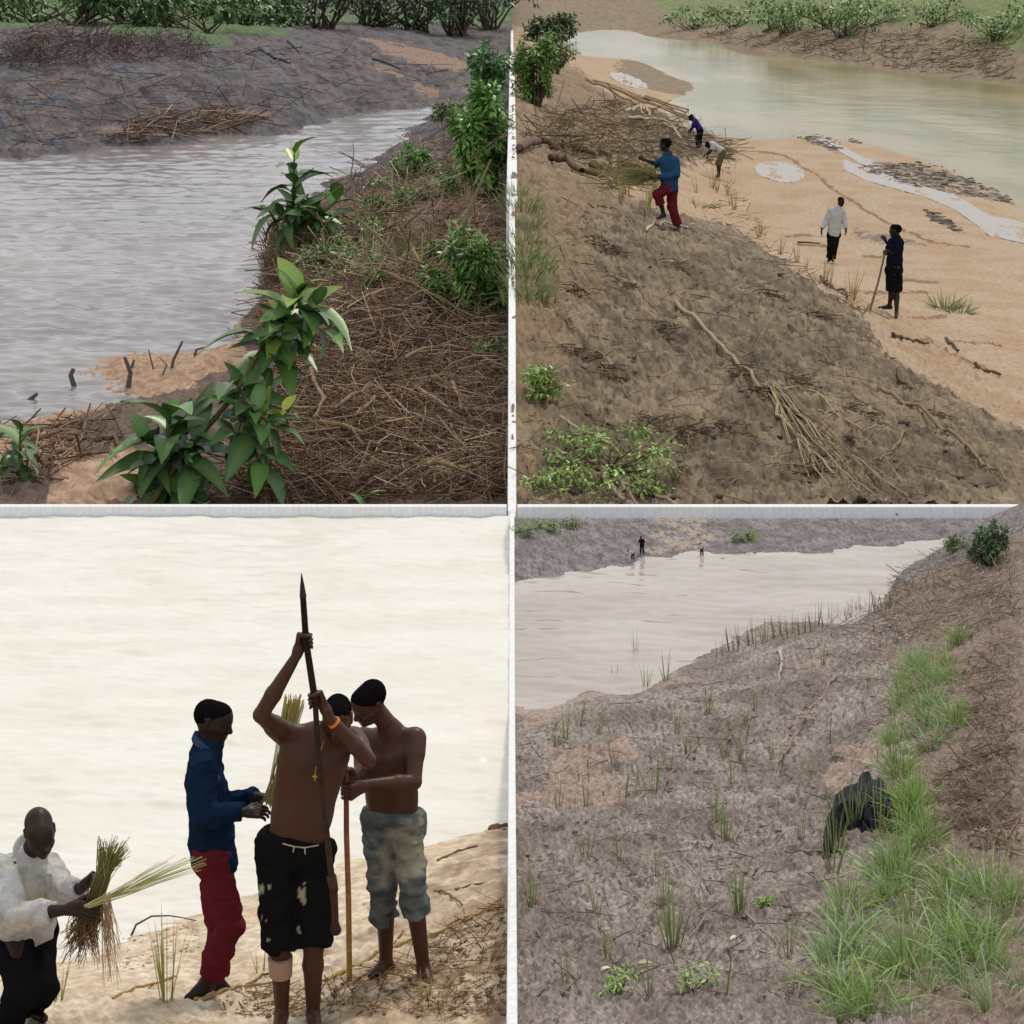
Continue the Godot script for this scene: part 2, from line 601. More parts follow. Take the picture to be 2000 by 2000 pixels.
# a hand closed round a stick: c on the stick, ax along it towards the thumb, b from stick to palm
func grip(mb: MB, wrist: Vector3, c: Vector3, ax: Vector3, b: Vector3, r: float, cell: float, hand := 1.0, s := 1.0) -> void:
	var m := Vector3.ONE * 0.11 * s
	var F := Field.new(c.min(wrist) - m, c.max(wrist) + m, cell)
	b = (b - ax * b.dot(ax)).normalized()
	var t := ax.cross(b) * hand
	for i in 4:
		var o := ax * (1.5 - i) * 0.0215 * s
		var ln: float = [0.95, 1.05, 1.0, 0.85][i]
		var rr: float = [0.0098, 0.0102, 0.0098, 0.0088][i] * s
		var R := r + 0.0095 * s
		var kn := c + o + (b * cos(0.45) + t * sin(0.45)) * (R + 0.012 * s)
		F.bone(wrist.lerp(c + o + b * (R + 0.012 * s), 0.35), kn, 0.019 * s, 0.0135 * s, 0.014 * s)
		var pts := [kn]
		for a in [1.35 * ln, 2.3 * ln, 3.1 * ln]: pts.append(c + o + (b * cos(a) + t * sin(a)) * R)
		for j in 3: F.bone(pts[j], pts[j + 1], rr * (1.08 - 0.06 * j), rr * (1.02 - 0.07 * j), 0.004 * s)
	var w2 := wrist.lerp(c + b * (r + 0.02 * s), 0.4)
	F.bone(wrist, w2, 0.027 * s, 0.026 * s, 0.02 * s)
	var th := [w2 + ax * 0.02 * s, c + ax * 0.042 * s + (b * cos(-0.7) + t * sin(-0.7)) * (r + 0.014 * s), c + ax * 0.046 * s + (b * cos(-1.9) + t * sin(-1.9)) * (r + 0.011 * s), c + ax * 0.038 * s + (b * cos(-2.8) + t * sin(-2.8)) * (r + 0.01 * s)]
	F.bone(th[0], th[1], 0.018 * s, 0.0135 * s, 0.01 * s)
	F.bone(th[1], th[2], 0.0125 * s, 0.0115 * s, 0.004 * s)
	F.bone(th[2], th[3], 0.0115 * s, 0.0095 * s, 0.004 * s)
	F.into(mb)

# a slightly curled hand: dir along the fingers, nrm out of the back of the hand, side towards the thumb
func open_hand(mb: MB, wrist: Vector3, dir: Vector3, nrm: Vector3, thumb: float, curl: float, cell: float, s := 1.0) -> void:
	var m := Vector3.ONE * 0.22 * s
	var F := Field.new(wrist - m, wrist + m, cell)
	nrm = (nrm - dir * nrm.dot(dir)).normalized()
	var sd := dir.cross(nrm).normalized() * thumb
	F.bone(wrist - dir * 0.02 * s, wrist + dir * 0.03 * s, 0.027 * s, 0.026 * s, 0.02 * s)
	for i in 4:
		var q := 1.5 - i
		var b := wrist + dir * (0.085 - absf(q - 0.4) * 0.006) * s + sd * q * 0.021 * s
		F.bone(wrist + dir * 0.02 * s + sd * q * 0.013 * s, b, 0.016 * s, 0.0125 * s, 0.012 * s)
		var ln: float = [0.072, 0.08, 0.074, 0.058][i] * s
		var p := b
		for j in 3:
			var an := curl * (0.35 + 0.75 * j)
			var dd := dir * cos(an) - nrm * sin(an) + sd * q * 0.06
			var p2: Vector3 = p + dd.normalized() * ln * [0.45, 0.3, 0.25][j]
			F.bone(p, p2, (0.0102 - 0.0007 * j) * s, (0.0096 - 0.0008 * j) * s, 0.003 * s)
			p = p2
	var tb := wrist + dir * 0.025 * s + sd * 0.022 * s
	var t1 := tb + (dir * 0.5 + sd * 0.75 - nrm * 0.35).normalized() * 0.042 * s
	var t2 := t1 + (dir * 0.85 + sd * 0.35 - nrm * 0.4).normalized() * 0.032 * s
	F.bone(tb, t1, 0.018 * s, 0.0125 * s, 0.008 * s)
	F.bone(t1, t2, 0.012 * s, 0.0105 * s, 0.003 * s)
	F.bone(t2, t2 + (dir - nrm * 0.5).normalized() * 0.024 * s, 0.0105 * s, 0.009 * s, 0.003 * s)
	F.into(mb)

func bounds(J: Dictionary, m: float) -> AABB:
	var b := AABB(J.nk, Vector3.ZERO)
	for k in J:
		if k in ["fr", "hu", "hf"]: continue
		b = b.expand(J[k])
	return b.grow(m)

func limb_pts(a: Vector3, b: Vector3, c: Vector3, t: float) -> Array:
	return [a, a.lerp(b, t)] if t <= 1.0 else [a, b, b.lerp(c, t - 1.0)]

# J: joints; o: s size, cell, skin, shirt/trousers {mat, e, arms/legs [how far down, left and right], hem}, hair, hands [[...]]
func person(J: Dictionary, o: Dictionary, label: String, group: String) -> Node3D:
	var s: float = o.get("s", 1.0)
	var cell: float = o.get("cell", 0.014)
	var bb := bounds(J, 0.17 * s)
	var lowest := minf(J.al.y, J.ar.y) - 0.06 * s
	var foot: Vector3 = (J.al + J.ar) * 0.5
	var t := thing("person", Vector3(foot.x, lowest, foot.z), label, "person", group)
	var mb := MB.new()
	var F := Field.new(bb.position, bb.end, cell)
	F.ks = s
	trunk(F, J, s, 0.0)
	F.bone(J.nk, J.hc - J.hu * 0.05 * s - J.hf * 0.015 * s, 0.056 * s, 0.052 * s, 0.03)
	for q in ["l", "r"]:
		var sh: Vector3 = J["s" + q]; var el: Vector3 = J["e" + q]; var wr: Vector3 = J["w" + q]
		F.bone(sh, sh.lerp(el, 0.35), 0.06 * s, 0.056 * s, 0.03)
		F.bone(sh.lerp(el, 0.2), el, 0.055 * s, 0.041 * s, 0.02)
		F.bone(el, el.lerp(wr, 0.35), 0.041 * s, 0.044 * s, 0.015)
		F.bone(el.lerp(wr, 0.35), wr, 0.043 * s, 0.027 * s, 0.015)
		var hp: Vector3 = J["h" + q]; var kn: Vector3 = J["k" + q]; var an: Vector3 = J["a" + q]; var to: Vector3 = J["t" + q]
		var back: Vector3 = -(to - an).normalized()
		F.bone(hp, kn, 0.088 * s, 0.056 * s, 0.04)
		F.bone(kn, kn.lerp(an, 0.3) + back * 0.015 * s, 0.053 * s, 0.056 * s, 0.02)
		F.bone(kn.lerp(an, 0.3) + back * 0.015 * s, an, 0.055 * s, 0.036 * s, 0.02)
		F.bone(an - Vector3.UP * 0.035 * s + back * 0.03 * s, to, 0.036 * s, 0.026 * s, 0.02)
		F.bone(an, an.lerp(to, 0.5) - Vector3.UP * 0.01 * s, 0.036 * s, 0.034 * s, 0.02)
	F.into(mb)
	var hcell := minf(cell, maxf(cell * 0.4, 0.005))
	var G := Field.new(J.hc - Vector3.ONE * 0.17 * s, J.hc + Vector3.ONE * 0.17 * s, hcell)
	G.ks = s
	head(G, J.hc, J.hu, J.hf, s)
	G.bone(J.hc - J.hu * 0.05 * s - J.hf * 0.015 * s, J.nk.lerp(J.hc, 0.3), 0.052 * s, 0.053 * s, 0.03)
	G.into(mb)
	for hd in o.get("hands", []):
		if hd[0] == "grip": grip(mb, hd[1], hd[2], hd[3], hd[4], hd[5], hcell * 0.85, hd[6], s)
		else: open_hand(mb, hd[1], hd[2], hd[3], hd[4], hd[5], hcell * 0.85, s)
	put(mb, "body", o.skin, t)
	if o.get("hair", true):
		var H := Field.new(J.hc - Vector3.ONE * 0.15 * s, J.hc + Vector3.ONE * 0.15 * s, hcell)
		head(H, J.hc, J.hu, J.hf, s, 0.0012 * s)
		H.cut(J.hc + (J.hf * 0.066 + J.hu * 0.062) * s, (J.hf * 0.62 - J.hu * 0.8).normalized())
		H.ks = s
		H.rough(nz1, 0.003 * s, Vector3.ONE * 60.0)
		var hb := MB.new()
		H.into(hb)
		put(hb, "hair", M.hair, t)
	if s > 0.9 and cell < 0.016:
		for q in [-1.0, 1.0]:
			var r: Vector3 = J.hf.cross(J.hu).normalized()
			var E := Field.new(J.hc - Vector3.ONE * 0.13, J.hc + Vector3.ONE * 0.13, 0.004)
			var ec: Vector3 = J.hc + r * q * 0.031 + J.hf * 0.0835 + J.hu * 0.004
			E.bone(ec - r * 0.006, ec + r * 0.006, 0.0085, 0.0085, 0.002, 0.8, J.hu)
			var eb := MB.new()
			E.into(eb)
			put(eb, "eye", M.eye, t)
	if o.has("trousers"):
		var T: Dictionary = o.trousers
		var P := Field.new(bb.position, bb.end, cell)
		P.ks = s
		var e: float = T.get("e", 0.018) * s
		var loose: float = T.get("loose", 0.012) * s
		for q in 2:
			var k: String = ["l", "r"][q]
			var hp: Vector3 = J["h" + k]; var kn: Vector3 = J["k" + k]; var an: Vector3 = J["a" + k]
			var ends: float = T.legs[q]
			var pts := limb_pts(hp, kn, an, ends)
			var dn: Vector3 = (pts[-1] - pts[-2]).normalized()
			var rs := [0.09 * s + e, 0.06 * s + e + loose, 0.052 * s + e + loose]
			if pts.size() == 2:
				P.bone(pts[0], pts[1] + dn * 0.06 * s, rs[0], lerpf(rs[0], rs[1], ends) + loose, 0.03)
			else:
				P.bone(pts[0], pts[1], rs[0], rs[1], 0.03)
				P.bone(pts[1], pts[2] + dn * 0.06 * s, rs[1], rs[2], 0.02)
			if T.get("cuff", false): P.bone(pts[-1] - dn * 0.05 * s, pts[-1] - dn * 0.02 * s, rs[2] + 0.014, rs[2] + 0.014, 0.006)
			snip(P, pts[-1], dn, 0.2 * s)
		var pel: Vector3 = (J.hl + J.hr) * 0.5
		var mid: Vector3 = (J.sl + J.sr) * 0.5
		P.bone(J.hl + (mid - pel) * 0.08, J.hr + (mid - pel) * 0.08, 0.104 * s + e, 0.104 * s + e, 0.04, 0.95, J.fr)
		P.bone(pel.lerp(mid, 0.12) + (J.hl - pel) * 0.55, pel.lerp(mid, 0.34) + (J.hl - pel) * 0.5, 0.1 * s + e, 0.094 * s + e, 0.04, 0.9, J.fr)
		P.bone(pel.lerp(mid, 0.12) + (J.hr - pel) * 0.55, pel.lerp(mid, 0.34) + (J.hr - pel) * 0.5, 0.1 * s + e, 0.094 * s + e, 0.04, 0.9, J.fr)
		var wa: float = T.get("waist", 0.24)
		P.cut(pel.lerp(mid, wa), (mid - pel).normalized() + T.get("tilt", Vector3.ZERO))
		P.rough(nz1, T.get("fold", 0.02) * s, T.get("foldscale", Vector3(7, 8, 7)) / s)
		var pb := MB.new()
		P.into(pb)
		if T.has("tint"):
			for i in pb.v.size(): pb.c[i] = T.tint.call(pb.v[i])
		var tp := put(pb, T.get("called", "trousers"), T.mat, t)
		if T.get("belt", false):
			var B := Field.new(pel - Vector3.ONE * 0.3, pel + Vector3.ONE * 0.35, cell)
			for hh in [J.hl, J.hr]: B.bone(pel.lerp(mid, wa - 0.06) + (hh - pel) * 0.5, pel.lerp(mid, wa + 0.03) + (hh - pel) * 0.5, 0.096 * s + e + 0.006, 0.096 * s + e + 0.006, 0.04, 0.9, J.fr)
			B.cut(pel.lerp(mid, wa + 0.012), (mid - pel).normalized())
			B.cut(pel.lerp(mid, wa - 0.075), -(mid - pel).normalized())
			var b2 := MB.new()
			B.into(b2)
			for i in b2.v.size(): b2.c[i] = T.tint.call(b2.v[i]) if T.has("tint") else Color.WHITE
			put(b2, "waistband", T.mat, tp)
	if o.has("shirt"):
		var T: Dictionary = o.shirt
		var P := Field.new(bb.position, bb.end, cell)
		P.ks = s
		var e: float = T.get("e", 0.016) * s
		trunk(P, J, s, e)
		var pel: Vector3 = (J.hl + J.hr) * 0.5
		var mid: Vector3 = (J.sl + J.sr) * 0.5
		var dn := (pel - mid).normalized()
		for hh in [J.hl, J.hr]: P.bone(pel.lerp(mid, 0.35) + (hh - pel) * 0.6, pel + (hh - pel) * 0.6 + dn * (T.hem + 0.06) * s, 0.1 * s + e, 0.118 * s + e, 0.04, 0.95, J.fr)
		for q in 2:
			var k: String = ["l", "r"][q]
			var ends: float = T.arms[q]
			var pts := limb_pts(J["s" + k], J["e" + k], J["w" + k], ends)
			var dd: Vector3 = (pts[-1] - pts[-2]).normalized()
			if pts.size() == 2:
				P.bone(pts[0], pts[1] + dd * 0.04 * s, 0.064 * s + e, 0.052 * s + e, 0.03)
			else:
				P.bone(pts[0], pts[1], 0.064 * s + e, 0.05 * s + e, 0.03)
				P.bone(pts[1], pts[2] + dd * 0.04 * s, 0.05 * s + e, 0.036 * s + e, 0.02)
			snip(P, pts[-1], dd, 0.11 * s)
		P.cut(pel + dn * T.hem * s, dn)
		P.bone(J.nk - (J.hc - J.nk) * 0.1, J.nk.lerp(J.hc, 0.08), 0.062 * s + e, 0.058 * s + e, 0.02)
		P.rough(nz1, T.get("fold", 0.02) * s, T.get("foldscale", Vector3(7, 8, 7)) / s)
		var pb := MB.new()
		P.into(pb)
		if T.has("tint"):
			for i in pb.v.size(): pb.c[i] = T.tint.call(pb.v[i])
		var sp := put(pb, "shirt", T.mat, t)
		if T.has("collar"):
			var C := Field.new(J.nk - Vector3.ONE * 0.2 * s, J.nk + Vector3.ONE * 0.22 * s, cell * 0.7)
			var up: Vector3 = (J.hc - J.nk).normalized()
			var cx: Vector3 = J.nk.lerp(J.hc, 0.18)
			C.bone(cx - J.fr * 0.008 * s, cx + up * 0.05 * s - J.fr * 0.01 * s, 0.076 * s + e, 0.064 * s + e, 0.02)
			C.cut(cx + up * 0.012 * s, (up + J.fr * 0.45).normalized())
			C.cut(cx - up * 0.025 * s, -(up + J.fr * 0.3).normalized())
			var cb := MB.new()
			C.into(cb)
			put(cb, "collar", T.collar, sp)
	return t

# ------------------------------------------------------------------ plants, sticks
func leaf_mesh(w: float, droop: float, col: Color, tip: Color) -> ArrayMesh:
	var mb := MB.new()
	var segs := 7
	for i in segs + 1:
		var t := float(i) / segs
		var hw := w * 0.5 * pow(sin(PI * pow(t, 0.75) * 0.985 + 0.015), 0.85)
		var p := Vector3(t, 0.06 * sin(t * 3.0) - droop * t * t, 0)
		var wav := 0.015 * sin(t * 17.0)
		var cc := col.lerp(tip, t)
		for q in [-1.0, 0.0, 1.0]:
			mb.v.append(p + Vector3(0, absf(q) * hw * 0.35 + wav * q, q * hw))
			mb.n.append(Vector3(0.3 * droop, 1, -q * 0.35).normalized())
			mb.c.append(cc if q != 0.0 else cc.lerp(Color(0.25, 0.33, 0.1), 0.3))
	for i in segs:
		for q in 2:
			var k := i * 3 + q
			mb.ix.append_array(PackedInt32Array([k, k + 4, k + 1, k, k + 3, k + 4]))
	return mb.mesh()

func add_leaf(parent: Node3D, mesh: Mesh, p: Vector3, dir: Vector3, up: Vector3, length: float) -> void:
	var mi := MeshInstance3D.new()
	mi.name = "leaf"
	mi.mesh = mesh
	mi.material_override = M.leaf
	var x := dir.normalized()
	var z := x.cross(up).normalized()
	var y := z.cross(x)
	mi.transform = Transform3D(Basis(x * length, y * length, z * length), p - parent.position)
	parent.add_child(mi, true)

# stems: polylines; clusters: [point, how many, axis, leaf length, which leaves]
func leafy_plant(where: Vector3, stems: Array, r: float, clusters: Array, label: String) -> Node3D:
	var t := thing("leafy_plant", where, label, "plant", "broad leaved plants on the debris bank")
	for s in stems:
		var mb := MB.new()
		mb.tube(PackedVector3Array(s), r, r * 0.35, 5, Color(0.16, 0.13, 0.06), Color(0.13, 0.17, 0.05))
		put(mb, "stem", M.wood, t)
	for c in clusters:
		var ax: Vector3 = c[2].normalized()
		var sd := ax.cross(Vector3(0.3, 0.2, 1)).normalized()
		var a0 := rng.randf() * TAU
		for i in int(c[1]):
			var an := a0 + i * 2.4
			var out := sd.rotated(ax, an)
			var k: float = float(i) / c[1]
			var dir: Vector3 = (out * (0.55 + 0.5 * k) + ax * (0.75 - 0.75 * k) + Vector3(0, rng.randf_range(-0.25, 0.1), 0)).normalized()
			var ls: Array = c[4]
			add_leaf(t, ls[rng.randi() % ls.size()], c[0] - ax * k * c[3] * 1.1, dir, (Vector3.UP + ax * 0.5 + out * rng.randf_range(-0.4, 0.4)).normalized(), c[3] * rng.randf_range(0.5, 1.12))
	return t

func shrub(where: Vector3, rad: Vector3, n: int, ll: float, cols: Array, label: String, group: String, called := "shrub", clumps := 16) -> Node3D:
	var t := thing(called, where, label, "shrub" if called == "shrub" else "tree", group)
	var mb := MB.new()
	var sb := MB.new()
	var cen := where + Vector3(0, rad.y * 0.85, 0)
	for k in clumps:
		var q := Vector3(rng.randfn(), rng.randfn(), rng.randfn()).normalized() * pow(rng.randf(), 0.33) * rng.randf_range(0.8, 1.15)
		var cp := cen + q * rad * Vector3(0.95, 0.85, 0.95)
		var cr := rng.randf_range(0.14, 0.38)
		var m1 := where.lerp(cp, 0.5) + Vector3(rng.randf_range(-1, 1), 0, rng.randf_range(-1, 1)) * rad.x * 0.15
		sb.tube(PackedVector3Array([where + Vector3(rng.randf_range(-1, 1), -0.2, rng.randf_range(-1, 1)) * rad.x * 0.15, m1, cp]), rad.y * 0.03 + 0.0015, rad.y * 0.006 + 0.0008, 4, Color(0.1, 0.075, 0.05))
		var tone := rng.randf_range(0.7, 1.25)
		for i in int(float(n) / clumps):
			var o := Vector3(rng.randfn(), rng.randfn(), rng.randfn()).normalized() * (0.35 + 0.65 * rng.randf())
			var p := cp + o * rad * cr
			var dir := (o + Vector3(rng.randf_range(-0.8, 0.8), rng.randf_range(-0.8, 0.4), rng.randf_range(-0.8, 0.8))).normalized()
			var col: Color = cols[rng.randi() % cols.size()]
			var tt := tone * rng.randf_range(0.8, 1.2)
			mb.leaf(p, dir, (Vector3.UP + o * 0.6 + Vector3(rng.randf_range(-0.5, 0.5), 0, rng.randf_range(-0.5, 0.5))).normalized(), ll * rng.randf_range(0.6, 1.3), ll * rng.randf_range(0.3, 0.5), Color(col.r * tt, col.g * tt, col.b * tt))
	put(sb, "trunk" if called != "shrub" else "stem", M.wood, t)
	put(mb, "crown" if called != "shrub" else "foliage", M.leaf, t)
	return t

# a shrub as wide and tall as it shows from the viewer's bank, standing at the given plan point
func shrub_at(z: Zone, zx: float, zy: float, wide: float, tall: float, n: int, ll: float, cols: Array, label: String, group: String, called := "shrub", clumps := 16) -> Node3D:
	var b := on(z, zx, zy)
	var m := 0.50207 * S * -b.z / 1000.0
	return shrub(b, Vector3(wide * 0.5 * m * 1.05, tall * m / 1.85, maxf(wide * 0.45, tall * 0.3) * m), n, ll, cols, label, group, called, clumps)

func tuft_mesh(n: int, h: float, w: float, spread: float, lean: float, droop: float, base: Color, tip: Color, vary := 0.25) -> ArrayMesh:
	var mb := MB.new()
	for i in n:
		var an := rng.randf() * TAU
		var out := Vector3(cos(an), 0, sin(an))
		var dir := (Vector3.UP + out * lean * rng.randf()).normalized()
		var k := 1.0 + rng.randf_range(-vary, vary)
		mb.blade(out * spread * sqrt(rng.randf()) - Vector3(0, 0.03, 0), dir, dir.cross(Vector3(sin(an * 3.0), 0.1, cos(an * 3.0))).normalized(), h * rng.randf_range(0.55, 1.05), w * rng.randf_range(0.7, 1.2), droop * rng.randf_range(0.3, 1.3), 4, Color(base.r * k, base.g * k, base.b * k), Color(tip.r * k, tip.g * k, tip.b * k))
	return mb.mesh()
func place_mesh(called: String, mesh: Mesh, mat: Material, where: Vector3, turn: float, s: float, label: String, category: String, group: String) -> MeshInstance3D:
	var mi := MeshInstance3D.new()
	mi.name = numbered(called)
	mi.mesh = mesh
	mi.material_override = mat
	mi.position = where
	mi.rotation.y = turn
	mi.scale = Vector3.ONE * s
	add_child(mi)
	tag(mi, label, category, group)
	return mi

# a bent stick lying on the ground through the given plan points
func stick(z: Zone, pl: Array, r0: float, r1: float, col: Color, called: String, label: String, category: String, group := "", lift := 0.0) -> MeshInstance3D:
	var c := Curve3D.new()
	for i in range(0, pl.size(), 2):
		c.add_point(on(z, pl[i], pl[i + 1]))
	var pts := PackedVector3Array()
	var m := c.point_count
	for i in m - 1:
		for k in 4:
			pts.append(c.get_point_position(i).lerp(c.get_point_position(i + 1), k / 4.0))
	pts.append(c.get_point_position(m - 1))
	for i in pts.size():
		var p := pts[i]
		var d := -p.z
		var wob := 0.4 * r0 + 0.007 * p.distance_to(pts[0])
		p.x += nz1.get_noise_1d(i * 9.0 + pl[0]) * wob * 2.0
		p.z += nz1.get_noise_1d(i * 9.0 + 300.0 + pl[0]) * wob * 2.0
		p.y = z.h(p.x, -p.z) + r0 * 0.7 + lift + (0.035 if z == B else 0.0)
		if i > 0 and i < pts.size() - 1: p.y = maxf(p.y, pts[i].y)
		pts[i] = p
	var mb := MB.new()
	mb.tube(pts, r0, r1, 6, col, Color(col.r * 0.85, col.g * 0.82, col.b * 0.8))
	return one(mb, called, M.wood, pts[0], label, category, group)

func twig(mb: MB, p: Vector3, dir: Vector3, length: float, r: float, bend: float, col: Color, segs := 3) -> void:
	var pts := PackedVector3Array()
	var sd := Vector3(rng.randf_range(-1, 1), rng.randf_range(-0.4, 0.9), rng.randf_range(-1, 1)) * bend
	for i in segs + 1:
		var t := float(i) / segs - 0.5
		pts.append(p + dir * length * t + sd * length * (0.25 - t * t))
	mb.tube(pts, r, r * 0.5, 3, col)
func twigs(z: Zone, p: PackedVector2Array, n: int, length: Vector2, r: Vector2, bend: float, high: float, flow: Vector3, tight: float, cols: Array, called: String, label: String, category: String) -> void:
	var mb := MB.new()
	for i in n:
		var q := sample(z, p)
		var dir := Vector3(rng.randfn(), rng.randfn() * 0.35, rng.randfn()).normalized()
		dir = dir.lerp(flow * (1.0 if rng.randf() < 0.5 else -1.0), tight * rng.randf()).normalized()
		var c: Color = cols[rng.randi() % cols.size()]
		var k := rng.randf_range(0.65, 1.25)
		twig(mb, q + Vector3(0, rng.randf() * rng.randf() * high, 0), dir, rng.randf_range(length.x, length.y), rng.randf_range(r.x, r.y), bend * rng.randf(), Color(c.r * k, c.g * k, c.b * k))
	one(mb, called, M.wood, Vector3(mb.v[0].x, mb.v[0].y, mb.v[0].z), label, category, "", "stuff")

# lumps of earth, joined into one
func clods(z: Zone, p: PackedVector2Array, n: int, size: Vector2, cols: Array, called: String, label: String, mat: Material) -> void:
	var mb := MB.new()
	for i in n:
		var q := sample(z, p)
		var s := rng.randf_range(size.x, size.y) * (0.4 + 0.6 * rng.randf())
		var c: Color = cols[rng.randi() % cols.size()]
		var k0 := mb.v.size()
		var sq := Vector3(rng.randf_range(0.7, 1.5), rng.randf_range(0.18, 0.5), rng.randf_range(0.7, 1.5))
		var ring := 7
		for a in 3:
			var el: float = [-0.35, 0.35, 1.1][a]
			for b in ring:
				var an := TAU * b / ring + a * 0.4
				var dv := Vector3(cos(an) * cos(el), sin(el), sin(an) * cos(el))
				mb.v.append(q + dv * sq * s * rng.randf_range(0.75, 1.2))
				mb.n.append(dv); mb.c.append(c)
		mb.v.append(q + Vector3(0, sq.y * s, 0)); mb.n.append(Vector3.UP); mb.c.append(c)
		for a in 2:
			for b in ring:
				var i0 := k0 + a * ring + b
				var i1 := k0 + a * ring + (b + 1) % ring
				mb.ix.append_array(PackedInt32Array([i0, i1, i0 + ring, i1, i1 + ring, i0 + ring]))
		for b in ring: mb.ix.append_array(PackedInt32Array([k0 + 2 * ring + b, k0 + 2 * ring + (b + 1) % ring, k0 + 3 * ring]))
	one(mb, called, mat, mb.v[0], label, "earth", "", "stuff")

# ------------------------------------------------------------------ the scene
var A: Zone   # upper left plot: silvery river between a dark bank and a debris bank
var B: Zone   # upper right plot: sand flat and mud slope with five people
var C: Zone   # lower left plot: pale water and four people
var D: Zone   # lower right plot: planted mud bank with grass

func _ready() -> void:
	rng.seed = 20240611
	# --- camera
	var cam := Camera3D.new()
	cam.name = "camera"
	cam.projection = Camera3D.PROJECTION_FRUSTUM
	cam.near = 0.1
	cam.far = 6000.0
	cam.size = 2.0 * S * 0.1
	cam.frustum_offset = Vector2(0, -VH * S * 0.1)
	cam.position = Vector3(0, CAMY, 0)
	add_child(cam)
	cam.current = true
	# --- sky and exposure: bright overcast
	var we := WorldEnvironment.new()
	we.name = "environment"
	var env := Environment.new()
	env.background_mode = Environment.BG_SKY
	var sm := ProceduralSkyMaterial.new()
	sm.sky_top_color = Color(0.86, 0.88, 0.91)
	sm.sky_horizon_color = Color(0.9, 0.9, 0.91)
	sm.ground_bottom_color = Color(0.35, 0.32, 0.28)
	sm.ground_horizon_color = Color(0.6, 0.58, 0.55)
	sm.sky_curve = 0.2
	var sky := Sky.new()
	sky.sky_material = sm
	env.sky = sky
	env.tonemap_mode = Environment.TONE_MAPPER_LINEAR
	env.tonemap_exposure = 1.12
	env.sdfgi_enabled = true
	env.ssao_enabled = true
	env.ssil_enabled = true
	we.environment = env
	add_child(we)
	# --- sun behind thin cloud, high and a little beyond the river
	var sun := DirectionalLight3D.new()
	sun.name = "sun"
	sun.light_energy = 0.5
	sun.light_color = Color(1.0, 0.96, 0.9)
	sun.light_angular_distance = 10.0
	sun.shadow_enabled = true
	sun.rotation_degrees = Vector3(-58, 155, 0)
	add_child(sun)
	setup_noise()
	setup_materials()
	setup_zones()
	build_grounds()
	build_walls()
	build_c_people()
	build_b_people()
	build_a()
	build_b()
	build_c()
	build_d()

func setup_noise() -> void:
	nz1.seed = 3; nz1.frequency = 0.9; nz1.fractal_octaves = 3
	nz2.seed = 11; nz2.frequency = 3.2; nz2.fractal_octaves = 4; nz2.fractal_type = FastNoiseLite.FRACTAL_RIDGED
	nz3.seed = 29; nz3.frequency = 0.28; nz3.fractal_octaves = 3
	nz4.seed = 41; nz4.frequency = 1.0; nz4.fractal_octaves = 2

